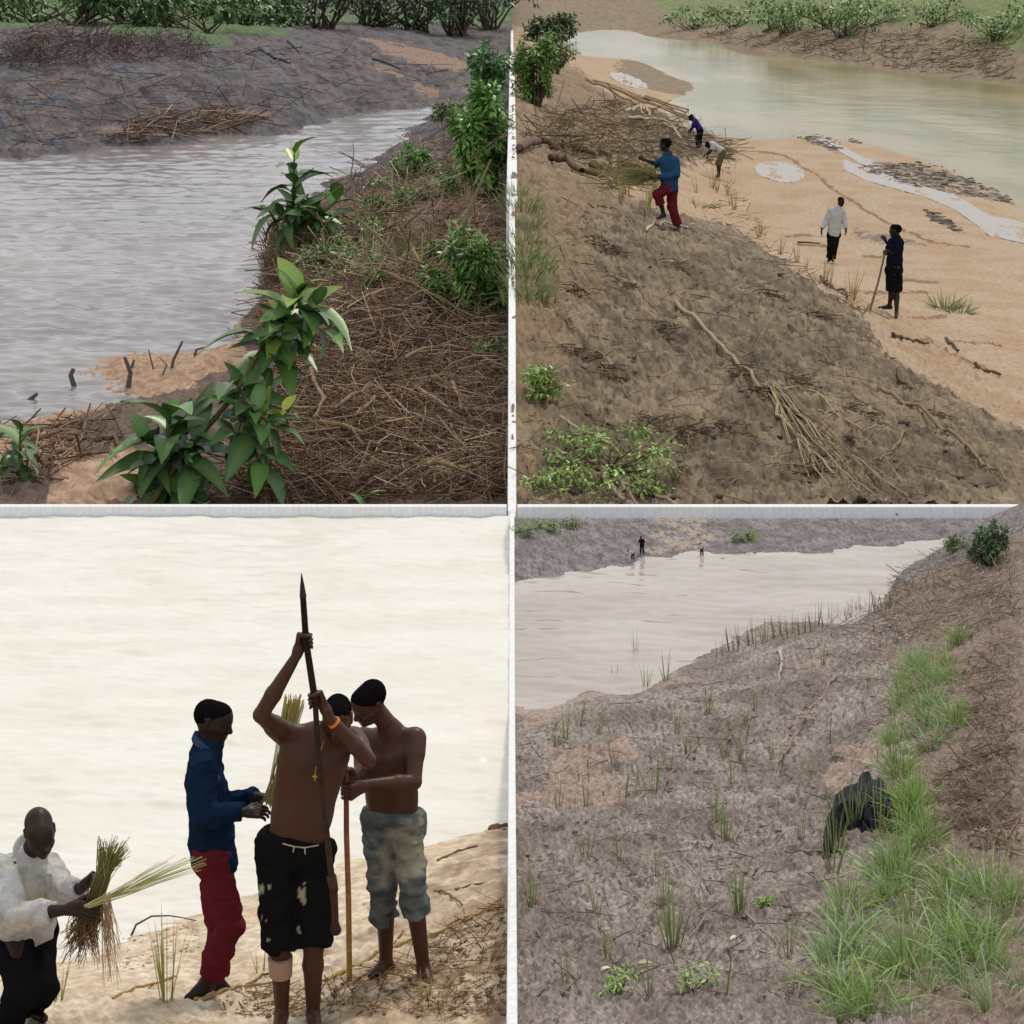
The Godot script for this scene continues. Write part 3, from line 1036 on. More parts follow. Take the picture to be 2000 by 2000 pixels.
func setup_materials() -> void:
	var g1 := noise_img(5, 0.02, 5, 512)
	var g2 := noise_img(9, 0.045, 4, 512)
	var t_soft := tone_tex(g1, 0.8, 1.0)
	var t_mud := tone_tex(g2, 0.74, 1.0)
	var t_sand := tone_tex(g1, 0.88, 1.0)
	var n_mud := normal_tex(g2, 6.0)
	var n_soft := normal_tex(g1, 3.0)
	var t_weave := tone_tex(noise_img(21, 0.12, 3, 256), 0.72, 1.0)
	M.mud_a = grained(std(0.8, 0.4), t_mud, n_mud, 0.16, 0.8)
	M.mud_b = grained(std(0.8, 0.3), t_sand, n_mud, 0.5, 0.45)
	M.mud_c = grained(std(0.85, 0.3), t_soft, n_mud, 0.8, 0.6)
	M.mud_d = grained(std(0.8, 0.35), t_mud, n_mud, 0.9, 0.9)
	M.wood = grained(std(0.85, 0.25), t_soft, null, 2.0, 0.0)
	M.leaf = std(0.36, 0.45)
	M.leaf.backlight_enabled = true
	M.leaf.backlight = Color(0.12, 0.2, 0.04)
	M.grass = std(0.55, 0.35)
	M.grass.backlight_enabled = true
	M.grass.backlight = Color(0.14, 0.2, 0.06)
	M.skin = plain(lin(0.07, 0.03, 0.017), 0.42, 0.32)
	M.skin_dark = plain(lin(0.028, 0.016, 0.011), 0.45, 0.3)
	M.hair = plain(lin(0.007, 0.006, 0.006), 1.0, 0.04)
	M.eye = plain(lin(0.35, 0.32, 0.28), 0.3)
	M.denim_shirt = grained(plain(lin(0.011, 0.028, 0.065), 1.0, 0.08), t_weave, null, 6.0, 0.0)
	M.collar = grained(plain(lin(0.05, 0.09, 0.15), 1.0, 0.08), t_weave, null, 6.0, 0.0)
	M.maroon = grained(plain(lin(0.16, 0.022, 0.03), 1.0, 0.08), t_weave, null, 6.0, 0.0)
	M.black_cloth = grained(plain(lin(0.012, 0.012, 0.014), 1.0, 0.05), t_weave, null, 6.0, 0.0)
	M.tinted = grained(std(1.0, 0.08), t_weave, null, 6.0, 0.0)
	M.white_cloth = grained(plain(lin(0.62, 0.62, 0.6), 1.0, 0.08), t_weave, null, 6.0, 0.0)
	M.navy = grained(plain(lin(0.014, 0.014, 0.04), 1.0, 0.08), t_weave, null, 6.0, 0.0)
	M.purple = grained(plain(lin(0.05, 0.03, 0.2), 1.0, 0.08), t_weave, null, 6.0, 0.0)
	M.khaki = grained(plain(lin(0.16, 0.14, 0.07), 1.0, 0.08), t_weave, null, 6.0, 0.0)
	M.iron = plain(lin(0.05, 0.045, 0.04), 0.45, 0.5)
	M.iron.metallic = 0.7
	M.plaster = grained(plain(lin(0.8, 0.8, 0.79), 0.85, 0.3), t_soft, null, 1.5, 0.0)
	M.plaster.albedo_texture = tone_tex(g1, 0.94, 1.0)
	M.brass = plain(lin(0.5, 0.36, 0.08), 0.3, 0.5)
	M.brass.metallic = 0.8
	M.band = plain(lin(0.65, 0.2, 0.03), 0.5, 0.4)
	M.wrap = grained(plain(lin(0.5, 0.33, 0.24), 1.0, 0.08), t_weave, null, 6.0, 0.0)
	for k in ["a", "b", "c", "d"]:
		M["water_" + k] = std({"a": 0.16, "b": 0.15, "c": 0.3, "d": 0.12}[k], {"a": 0.5, "b": 0.08, "c": 0.4, "d": 0.5}[k])
	M.puddle = std(0.22, 0.09)

func setup_zones() -> void:
	A = make_zone(30, 30, -1.3, 0.0, GL - 0.25, 420.0, [
		[-400, 1640, -7.6], [20, 1560, -7.6], [220, 1490, -7.6], [560, 1400, -7.6], [780, 1320, -7.6], [900, 1220, -7.6], [960, 1080, -7.6], [1000, 900, -7.6], [1120, 760, -7.6], [1320, 620, -7.6], [1520, 480, -7.6], [1700, 372, -7.6],
		[-400, 590, -7.6], [20, 545, -7.6], [400, 510, -7.6], [800, 465, -7.6], [1250, 395, -7.6], [1650, 350, -7.6],
		[-400, 170, 118], [20, 150, 118], [700, 135, 122], [1200, 120, 140], [1650, 200, 140], [1800, 140, 170],
		[400, 350, 103], [900, 300, 112],
		[20, 40, 170], [800, 40, 175], [1600, 40, 200],
		[100, 1800, 34], [20, 1920, 31], [-400, 1920, 31], [400, 1920, 31], [900, 1920, 31], [1900, 1920, 31], [300, 1700, 36], [700, 1550, 39], [1000, 1300, 43], [1900, 900, 56], [1500, 800, 58], [1150, 900, 54], [1900, 500, 85], [1680, 450, 90], [1850, 300, 110], [1450, 1130, 41], [1150, 1210, 41], [1800, 1270, 39.5], [1400, 1500, 36.4], [1700, 1600, 35], [1100, 1550, 36.6], [1500, 1000, 50]],
		[[-0.8, 60, 8.3], [-0.6, 80, 8.3], [-0.3, 104, 8.1], [-1.4, 65, 8.3], [-1.0, 320, 4.6], [-0.5, 320, 4.8], [0.0, 320, 5.2], [-0.5, 420, 5.0], [-1.4, 200, 4.6]])
	A.amp1 = 0.06; A.amp2 = 0.1; A.amp3 = 0.35; A.sc = 0.6
	B = make_zone(1000, 30, 0.0, 1.3, GR + 0.2, 520.0, [
		[230, 75, -8.6], [450, 170, -8.6], [700, 265, -8.6], [900, 355, -8.6], [1250, 480, -8.6], [1600, 570, -8.6], [1900, 700, -8.6], [2300, 880, -8.6],
		[480, 62, -8.6], [800, 110, -8.6], [1100, 165, -8.6], [1500, 220, -8.6], [1900, 262, -8.6], [2400, 300, -8.6],
		[1900, 30, 185], [1100, 30, 215], [600, 35, 262], [2400, 30, 165],
		[1240, 965, -8.24], [800, 640, -8.3], [1050, 620, -8.34], [1400, 690, -8.42], [1750, 820, -8.36], [1900, 1000, 63], [1900, 1300, 46], [1900, 1600, 36.5], [1900, 1900, 29.2], [1500, 1190, 47.5], [1420, 1150, 47.5],
		[650, 850, 46.5], [20, 900, 40], [20, 500, 60], [20, 1400, 33], [20, 1910, 28.9], [1000, 1910, 28.9], [700, 1400, 35], [1000, 1100, 41], [1300, 1130, 44],
		[350, 310, 105], [100, 380, 80], [600, 440, 104], [850, 560, -8.1], [230, 200, 150], [400, 640, 62], [540, 250, -8.35], [700, 800, -7.9], [1000, 900, -8.15], [500, 700, 62]],
		[[0.4, 134, 9.3], [0.2, 215, 9.2], [0.9, 118, 9.2], [0.1, 480, 4.0], [0.6, 400, 3.6], [1.2, 400, 3.6], [1.4, 60, 8.4]])
	B.amp1 = 0.08; B.amp2 = 0.11; B.amp3 = 0.1; B.sc = 1.0
	B.flat0 = CAMY - 7.7; B.flat1 = CAMY - 6.6
	C = make_zone(30, 1000, -1.3, 0.0, 7.0, GL, [
		[-300, 1800, -6.3], [200, 1753, -6.3], [600, 1610, -6.3], [900, 1480, -6.3], [1300, 1350, -6.3], [1600, 1290, -6.3], [1900, 1220, -6.3],
		[1040, 1985, 13.8], [1160, 1985, 13.8], [700, 1880, 14.5], [1420, 1795, 14.5], [1600, 1830, 14.3], [1900, 1500, 15.6], [1900, 1900, 13.7], [20, 1960, 13.9], [350, 1900, 14.3], [1300, 1600, 15.9], [850, 1700, 15.7]],
		[[-1.4, 10, 5.1], [-0.7, 10, 5.1], [0.0, 10, 5.0], [-1.4, 7, 4.6], [-0.5, 7, 4.6], [-1.4, 20, 6.9], [-0.9, 20, 6.9], [-0.4, 21, 6.9], [0.0, 22, 6.9], [-1.4, 28, 7.1], [-0.5, 28, 7.1], [0.0, 28, 7.1]])
	C.amp1 = 0.02; C.amp2 = 0.03; C.amp3 = 0.03; C.sc = 2.2
	C.flat0 = CAMY - 6.25; C.flat1 = CAMY - 5.9
	var ctl := [
		[20, 740, -5.2], [300, 690, -5.2], [600, 630, -5.2], [860, 510, -5.2], [1180, 420, -5.2], [1450, 340, -5.2], [1510, 240, -5.2], [1650, 150, -5.2], [1730, 106, -5.2],
		[20, 330, -5.36], [300, 275, -5.36], [700, 215, -5.36], [1100, 195, -5.36], [1450, 168, -5.36],
				[20, 860, 16.7], [20, 1200, 14], [20, 1600, 11.6], [20, 1900, 10.3], [1000, 1900, 10], [1000, 1200, 13.6], [1000, 800, 16.3], [700, 700, -5.03], [1000, 600, -5.03], [1300, 500, -5.0], [1500, 420, -4.95], [1900, 1900, 9.6], [1900, 1200, 12.4], [1900, 700, 15], [1900, 300, 18.5], [1700, 230, 20.4], [1900, 80, 21.3], [500, 1200, 13.8], [1450, 1500, 11.7]]
	var more := [[0.25, 19.5, 5.6], [0.6, 21.0, 5.55], [0.05, 19.4, 5.6], [1.4, 10, 3.7], [1.4, 20, 4.4], [0.3, 7, 3.5], [1.2, 7, 3.2], [1.4, 23.4, 4.6], [0.0, 23.4, 5.7], [0.25, 23.4, 5.7], [0.5, 23.4, 5.7], [0.75, 23.4, 5.6]]
	for e in ctl: e[2] *= KD
	for e in more:
		e[1] *= KD; e[2] *= KD
	D = make_zone(1000, 1000, 0.0, 1.3, 8.4, GR, ctl, more)
	D.bank_low = 23.0
	for w in [[-60, 285], [20, 270], [160, 245], [300, 222], [500, 195], [700, 168], [900, 160], [1100, 152], [1300, 140], [1500, 127], [1700, 103], [1900, 85], [2700, 50]]:
		D.bank.append(Vector2(w[0] * 0.50207 / 1000.0, KD * 5.2 / (S * (VH + w[1] * 0.50207 / 1000.0))))
	D.amp1 = 0.035; D.amp2 = 0.05; D.amp3 = 0.025; D.sc = 2.3
	D.flat0 = CAMY - 6.31; D.flat1 = CAMY - 6.0; D.calm = 25.0

var a_green: PackedVector2Array
var a_sand: PackedVector2Array
var a_tan: Array
var b_mud: PackedVector2Array
var b_dark: Array
var b_green: Array
var b_lines: Array
var d_tan: Array

func mixc(a: Color, b: Color, t: float) -> Color:
	return a.lerp(b, clampf(t, 0.0, 1.0))

func col_a(x: float, d: float, zx: float, zy: float, y: float) -> Color:
	var n := nz3.get_noise_2d(x * 1.1, d * 0.5)
	var m := nz1.get_noise_2d(x * 0.9, d * 0.4)
	var j := n * 45.0 + m * 22.0
	if d < 72.0:
		var c := Color(0.13, 0.085, 0.06).lerp(Color(0.22, 0.15, 0.1), clampf(m + 0.4, 0, 1))
		if inside(a_sand, zx + j, zy + j * 0.8) or (zx < 880.0 and y < CAMY - 7.3 + 0.15 * m): c = Color(0.47, 0.29, 0.18).lerp(Color(0.54, 0.36, 0.23), clampf(m + 0.5, 0, 1))
		return c
	var st := nz1.get_noise_2d((x * 0.5 + d * 0.35) * 1.2, (d * 0.8 - x * 0.25) * 4.0)
	var c2 := Color(0.105, 0.088, 0.09).lerp(Color(0.17, 0.135, 0.13), clampf(m * 1.4 + 0.4, 0, 1))
	c2 = mixc(c2, Color(0.13, 0.13, 0.15), (n - 0.15) * 5.0)
	c2 = mixc(c2, Color(0.05, 0.042, 0.045), (st - 0.12) * 3.0)
	c2 = mixc(c2, Color(0.22, 0.16, 0.13), (-st - 0.22) * 3.0)
	for p in a_tan:
		if inside(p, zx + j, zy + j * 0.4): c2 = Color(0.34, 0.22, 0.16)
	if inside(a_green, zx + j, zy + j * 0.3): c2 = Color(0.07, 0.13, 0.04).lerp(Color(0.15, 0.22, 0.07), clampf(m + 0.5, 0, 1))
	return c2

func col_b(x: float, d: float, zx: float, zy: float, y: float) -> Color:
	var n := nz3.get_noise_2d(x * 1.6, d * 1.0)
	var m := nz1.get_noise_2d(x * 1.1, d * 0.8)
	var j := n * 60.0 + m * 30.0
	if d > 150.0 and zx > 400.0 + 60.0 * m + (d - 150.0) * 0.6 or d > 262.0 + 12.0 * m:
		var c := Color(0.2, 0.15, 0.1).lerp(Color(0.3, 0.22, 0.14), clampf(m + 0.5, 0, 1))
		for p in b_green:
			if inside(p, zx + j, zy + j * 0.3): c = Color(0.13, 0.17, 0.06).lerp(Color(0.22, 0.25, 0.1), clampf(m + 0.5, 0, 1))
		return c
	var jf := nz1.get_noise_2d(x * 4.0, d * 2.2) * 70.0
	if inside(b_mud, zx + j + jf, zy + j * 0.7 + jf * 0.6):
		var c := Color(0.175, 0.13, 0.085).lerp(Color(0.27, 0.2, 0.13), clampf(n * 1.8 + 0.45, 0, 1))
		var st := nz1.get_noise_2d((x * 0.9 + d * 0.3) * 2.6, (d - x * 1.2) * 0.7)
		var cr := nz2.get_noise_2d(x * 0.8, d * 0.55)
		c = mixc(c, Color(0.1, 0.07, 0.045), (st - 0.16) * 2.2)
		c = mixc(c, Color(0.31, 0.235, 0.155), (-st - 0.14) * 2.0)
		c = mixc(c, Color(0.085, 0.06, 0.04), (cr - 0.42) * 3.0)
		if zx + zy * 0.3 + j * 4.0 < 620.0: c = c.lerp(Color(0.33, 0.22, 0.12), 0.45)
		if zy > 1500.0 and m + n > 0.25: c = c.lerp(Color(0.33, 0.25, 0.16), 0.6)
		return c.lerp(Color(0.1, 0.07, 0.05), clampf((m - 0.3) * 2.5, 0, 0.6))
	var s := Color(0.42, 0.29, 0.175).lerp(Color(0.47, 0.335, 0.215), clampf(n * 2.0 + 0.5, 0, 1))
	if zx > 1000.0: s = s.lerp(Color(0.44, 0.335, 0.235), clampf(n * 2.0 + 0.3, 0, 0.6))
	for p in b_dark:
		if inside(p, zx + j, zy + j * 0.5) and m + n * 0.5 > -0.18: s = Color(0.16, 0.125, 0.1).lerp(Color(0.24, 0.19, 0.15), clampf(m + 0.5, 0, 1))
	for p in b_lines:
		if line_dist(p, zx + n * 14.0, zy + m * 6.0) < 5.0 + 4.0 * m: s = Color(0.26, 0.14, 0.07)
	return s

func col_c(x: float, d: float, zx: float, zy: float, y: float) -> Color:
	var n := nz3.get_noise_2d(x * 4.0, d * 4.0)
	var m := nz1.get_noise_2d(x * 3.0, d * 3.0)
	var c := Color(0.7, 0.55, 0.38).lerp(Color(0.8, 0.67, 0.5), clampf(n * 2.0 + 0.5, 0, 1))
	if zx + n * 400.0 > 1150.0 + (1900.0 - zy) * 0.9: c = c.lerp(Color(0.4, 0.28, 0.18), clampf(0.6 + m, 0, 1))
	return c.lerp(Color(0.42, 0.29, 0.17), clampf((m - 0.35) * 3.0, 0, 0.6))

func col_d(x: float, d: float, zx: float, zy: float, y: float) -> Color:
	var n := nz3.get_noise_2d(x * 4.0, d * 3.0)
	var m := nz1.get_noise_2d(x * 4.0, d * 3.0)
	var j := n * 90.0 + m * 35.0
	if d > 25.0 and zy < 300.0:
		var m3 := nz1.get_noise_3d(x * 3.0, y * 14.0, d * 3.0)
		var c0 := Color(0.24, 0.205, 0.2).lerp(Color(0.36, 0.315, 0.305), clampf(m3 * 1.3 + 0.5, 0, 1))
		if absf(zx - 640.0 + zy * -0.4 + j * 1.6) < 85.0 + m * 50.0: c0 = Color(0.5, 0.4, 0.32)
		c0 = mixc(c0, Color(0.14, 0.12, 0.12), (nz2.get_noise_3d(x * 1.2, y * 9.0, d * 2.0) - 0.3) * 2.0)
		if (zx + j * 2.0 < 190.0 and zy + j < 90.0 + nz1.get_noise_2d(x * 9.0, d * 9.0) * 60.0 and nz1.get_noise_2d(x * 12.0, d * 12.0) > -0.1) or (absf(zx - 910.0 + j) < 45.0 and absf(zy - 95.0) < 22.0): c0 = Color(0.16, 0.22, 0.08)
		return c0
	var c := Color(0.3, 0.24, 0.2).lerp(Color(0.46, 0.385, 0.335), clampf(n * 1.7 + 0.5, 0, 1))
	var cr := nz2.get_noise_2d(x * 3.4, d * 2.6)
	c = mixc(c, Color(0.2, 0.155, 0.125), (cr - 0.33) * 2.6)
	c = mixc(c, Color(0.42, 0.375, 0.34), (-cr - 0.3) * 1.4)
	if zx > 1480.0 + j * 2.0: c = Color(0.26, 0.185, 0.14).lerp(Color(0.4, 0.3, 0.24), clampf(m + 0.5, 0, 1))
	for p in d_tan:
		if inside(p, zx + j, zy + j * 0.6): c = c.lerp(Color(0.52, 0.38, 0.3), 0.75)
	return c.lerp(Color(0.15, 0.11, 0.1), clampf((m - 0.3) * 2.5, 0, 0.5))

func build_grounds() -> void:
	a_sand = poly([-300, 1640, 20, 1570, 300, 1480, 620, 1400, 900, 1260, 930, 1330, 700, 1430, 330, 1540, 100, 1620, 260, 1720, 470, 1680, 560, 1980, 80, 1980, 180, 1760, 60, 1700, -300, 1900])
	a_green = poly([-500, -200, -500, 75, 60, 55, 130, 40, 300, 60, 640, 80, 700, 120, 790, 130, 850, 95, 1060, 85, 1080, 45, 2100, 40, 2100, -200])
	a_tan = [poly([1340, 90, 1560, 130, 1750, 180, 1830, 210, 1700, 220, 1480, 170]), poly([1370, 200, 1500, 225, 1480, 240, 1380, 215]), poly([1540, 260, 1660, 280, 1640, 320, 1560, 300]), poly([860, 370, 1000, 370, 1010, 390, 870, 400]), poly([300, 420, 450, 445, 430, 460, 320, 440]), poly([1750, 295, 1850, 290, 1840, 320, 1760, 318])]
	b_mud = poly([-200, 150, 260, 200, 330, 300, 700, 420, 860, 520, 860, 570, 640, 590, 380, 640, 360, 680, 560, 760, 860, 820, 1020, 940, 1140, 1050, 1260, 1110, 1360, 1170, 1450, 1330, 1600, 1430, 1900, 1580, 2500, 1850, 2500, 2400, -400, 2400])
	b_dark = [poly([780, 360, 960, 365, 1120, 420, 1290, 510, 1270, 540, 1090, 470, 900, 430]), poly([1330, 590, 1600, 580, 1900, 660, 1950, 740, 1700, 690, 1480, 660]), poly([1600, 750, 1760, 830, 1740, 850, 1620, 790]), poly([1320, 820, 1620, 890, 1450, 900, 1330, 860]), poly([500, 160, 700, 240, 660, 260, 480, 190])]
	b_green = [poly([500, -100, 640, 22, 900, 48, 1040, 70, 1180, 40, 1330, 60, 1400, 30, 1700, 45, 1720, 20, 1790, 40, 1800, 100, 1900, 130, 2500, 160, 2500, -100])]
	b_lines = [poly([960, 530, 1060, 545, 1180, 620, 1280, 700, 1450, 800, 1620, 880, 1780, 900]), poly([1060, 860, 1220, 858]), poly([1370, 940, 1440, 940]), poly([1320, 1085, 1500, 1080, 1610, 1083]), poly([1520, 1030, 1650, 1043]), poly([1510, 1180, 1690, 1172]), poly([1700, 1275, 1900, 1280]), poly([1480, 1262, 1620, 1275, 1720, 1330, 1900, 1410]), poly([1110, 890, 1230, 900])]
	d_tan = [poly([150, 940, 300, 910, 500, 910, 480, 960, 260, 990, 420, 1020, 440, 1100, 250, 1170, 20, 1200, -100, 1200, 60, 1080, 200, 1000]), poly([1180, 960, 1300, 900, 1460, 900, 1470, 990, 1300, 1060, 1230, 1110, 1160, 1010]), poly([20, 750, 200, 700, 560, 650, 760, 600, 700, 640, 400, 700, 180, 790, 20, 850]), poly([1100, 590, 1250, 570, 1230, 610, 1100, 620]), poly([1380, 400, 1540, 390, 1530, 430, 1400, 450])]
	ground(A, "riverbank_silver_river", 340, 500, col_a, M.mud_a)
	ground(B, "riverbank_sand_flat", 400, 560, col_b, M.mud_b)
	ground(C, "riverbank_pale_water", 260, 300, col_c, M.mud_c)
	ground(D, "riverbank_planted_mud", 400, 440, col_d, M.mud_d)
	# the river in each plot
	water(A, "river_silver", CAMY - 7.6, 36.0, 150.0, 280, 480, 0.05, Vector2(0.5, 1.7), 0.3, M.water_a, func(x, d):
		return Color(0.2, 0.175, 0.175).lerp(Color(0.27, 0.23, 0.21), clampf(nz3.get_noise_2d(x * 0.3, d * 0.2) + 0.4, 0, 1)))
	water(B, "river_green_brown", CAMY - 8.6, 75.0, 330.0, 200, 260, 0.016, Vector2(0.4, 0.28), 0.4, M.water_b, func(x, d):
		return Color(0.2, 0.18, 0.075).lerp(Color(0.29, 0.245, 0.13), clampf(nz3.get_noise_2d(x * 0.5, d * 0.12) * 2.0 + 0.4, 0, 1)))
	water(C, "river_cream", CAMY - 6.3, 14.4, GL - 0.01, 240, 420, 0.026, Vector2(1.3, 3.6), 0.5, M.water_c, func(x, d):
		return Color(0.73, 0.685, 0.585).lerp(Color(0.77, 0.735, 0.645), clampf(nz3.get_noise_2d(x * 1.6, d * 4.0) * 2.0 + 0.5, 0, 1)))
	water(D, "river_beige", CAMY - 5.2 * KD, 18.2, 27.8, 200, 240, 0.011, Vector2(1.3, 2.6), 0.3, M.water_d, func(x, d):
		return Color(0.38, 0.315, 0.255).lerp(Color(0.45, 0.385, 0.32), clampf(nz3.get_noise_2d(x * 1.0, d * 2.0) * 2.0 + 0.5, 0, 1)))
	# the open country all this stands in
	var mb := MB.new()
	var w := 3000.0
	mb.quad(Vector3(-w, CAMY - 13.0, w), Vector3(w, CAMY - 13.0, w), Vector3(w, CAMY - 13.0, -w), Vector3(-w, CAMY - 13.0, -w), Color(0.2, 0.16, 0.1))
	mb.n = PackedVector3Array([Vector3.UP, Vector3.UP, Vector3.UP, Vector3.UP])
	put(mb, "ground", M.mud_b).set_meta("kind", "structure")
	# still pools on the sand flat
	puddle(1042, 610, 98, 38, 0.0)
	puddle(455, 255, 75, 22, 0.2)
	shallow([[1290, 560, 600], [1370, 590, 640], [1480, 630, 672], [1600, 665, 705], [1720, 700, 755], [1800, 745, 810], [1860, 780, 860], [1960, 800, 880], [2150, 860, 930]])
	shallow([[1120, 430, 450], [1200, 458, 490], [1290, 510, 540], [1350, 545, 575], [1450, 590, 612]])

func puddle(zx: float, zy: float, rx: float, ry: float, tilt: float) -> void:
	var e := []
	for i in 17:
		var t := -1.0 + i / 8.0
		var w := ry * sqrt(maxf(0.0, 1.0 - t * t)) * (1.0 + 0.2 * nz1.get_noise_1d(i * 2.0 + zx))
		var y := zy + t * rx * (0.14 + tilt)
		e.append([zx + t * rx, y - w, y + w])
	shallow(e)

# thin water lying in a channel of the sand: upper and lower edge at each plan point
func shallow(e: Array) -> void:
	var mb := MB.new()
	for i in e.size() - 1:
		for k in 5:
			var t := k / 5.0
			var x := lerpf(e[i][0], e[i + 1][0], t)
			var wob := nz1.get_noise_1d(x * 0.07) * 6.0
			for q in 3:
				var y := lerpf(lerpf(e[i][1], e[i + 1][1], t), lerpf(e[i][2], e[i + 1][2], t), q / 2.0) + wob * (1.0 - q * 0.7)
				mb.v.append(on(B, x, y) + Vector3(0, 0.012, 0))
				mb.n.append(Vector3.UP); mb.c.append(Color(0.38, 0.345, 0.305))
	for i in mb.v.size() / 3 - 1:
		for q in 2:
			var k := i * 3 + q
			mb.ix.append_array(PackedInt32Array([k, k + 3, k + 1, k + 1, k + 3, k + 4]))
	put(mb, "shallow_water", M.puddle).set_meta("kind", "structure")

func wall_run(a: Array, called: String, label: String) -> void:
	# a: [centre, side, half thickness, top] along the wall; solid down to the country below
	var mb := MB.new()
	var bot := CAMY - 13.0
	for i in a.size():
		var p: Vector3 = a[i][0]
		var s: Vector3 = a[i][1] * a[i][2]
		var ch := 0.012
		for q in [[-1.0, bot], [-1.0, a[i][3] - ch], [-0.8, a[i][3]], [0.8, a[i][3]], [1.0, a[i][3] - ch], [1.0, bot]]:
			mb.v.append(Vector3(p.x, q[1], p.z) + s * q[0])
			mb.n.append((a[i][1] * (q[0] if absf(q[0]) == 1.0 else q[0] * 0.3) + Vector3(0, 1.0 if absf(q[0]) < 1.0 else 0.2, 0)).normalized())
			mb.c.append(Color.WHITE)
	for i in a.size() - 1:
		for q in 5:
			var k := i * 6 + q
			mb.ix.append_array(PackedInt32Array([k, k + 6, k + 1, k + 1, k + 6, k + 7]))
	for e in [0, (a.size() - 1) * 6]:
		for q in 4: mb.ix.append_array(PackedInt32Array([e, e + q + 1, e + mini(q + 2, 5)]))
	for i in range(0, mb.ix.size(), 3):
		var p0 := mb.v[mb.ix[i]]
		if (mb.v[mb.ix[i + 1]] - p0).cross(mb.v[mb.ix[i + 2]] - p0).dot(mb.n[mb.ix[i]] + mb.n[mb.ix[i + 1]] + mb.n[mb.ix[i + 2]]) > 0.0:
			var tmp := mb.ix[i + 1]
			mb.ix[i + 1] = mb.ix[i + 2]
			mb.ix[i + 2] = tmp
	one(mb, called, M.plaster, a[0][0], label, "wall", "low white walls between the plots")

func build_walls() -> void:
	var run := []
	var d := 8.0
	while d < 200.0:
		var lz: Zone = C if d < GL else A
		var rz: Zone = D if d < GR else B
		var t := 0.026 if d < GR else (0.05 if d < 45.0 else 0.1)
		var top := -1e9
		for k in 5:
			top = maxf(top, maxf(lz.h(-t - k * 0.02, d), rz.h(t + k * 0.02, d)))
		if d < GL: top = maxf(top, CAMY - 6.3)
		run.append([Vector3(0, top, -d), Vector3.RIGHT, t, top + 0.03])
		d += 0.12 if d < 32.0 else 0.6
	wall_run(run, "boundary_wall", "low narrow white wall running away from the viewer between left and right plots")
	var l := []
	var r := []
	for i in 24:
		l.append([Vector3(-0.06 - i * 0.42, CAMY - 6.187, -GL - 0.08), Vector3.BACK, 0.07, CAMY - 6.187])
		r.append([Vector3(0.06 + i * 0.42, CAMY - 6.187, -GR - 0.08), Vector3.BACK, 0.07, CAMY - 6.187])
	wall_run(l, "boundary_wall", "low white wall closing off the pale cream water of the four working men")
	wall_run(r, "boundary_wall", "low white wall behind the far bank of the planted mud plot")

func cz(zx: float, zy: float, d: float) -> Vector3: return zat(C, zx, zy, d)
func bz(zx: float, zy: float, d: float) -> Vector3: return zat(B, zx, zy, d)

func rod(pts: Array, r0: float, r1: float, mat: Material, called: String, parent: Node3D, col: Color, col2: Color, sides := 10) -> MeshInstance3D:
	var mb := MB.new()
	mb.tube(PackedVector3Array(pts), r0, r1, sides, col, col2)
	return put(mb, called, mat, parent)

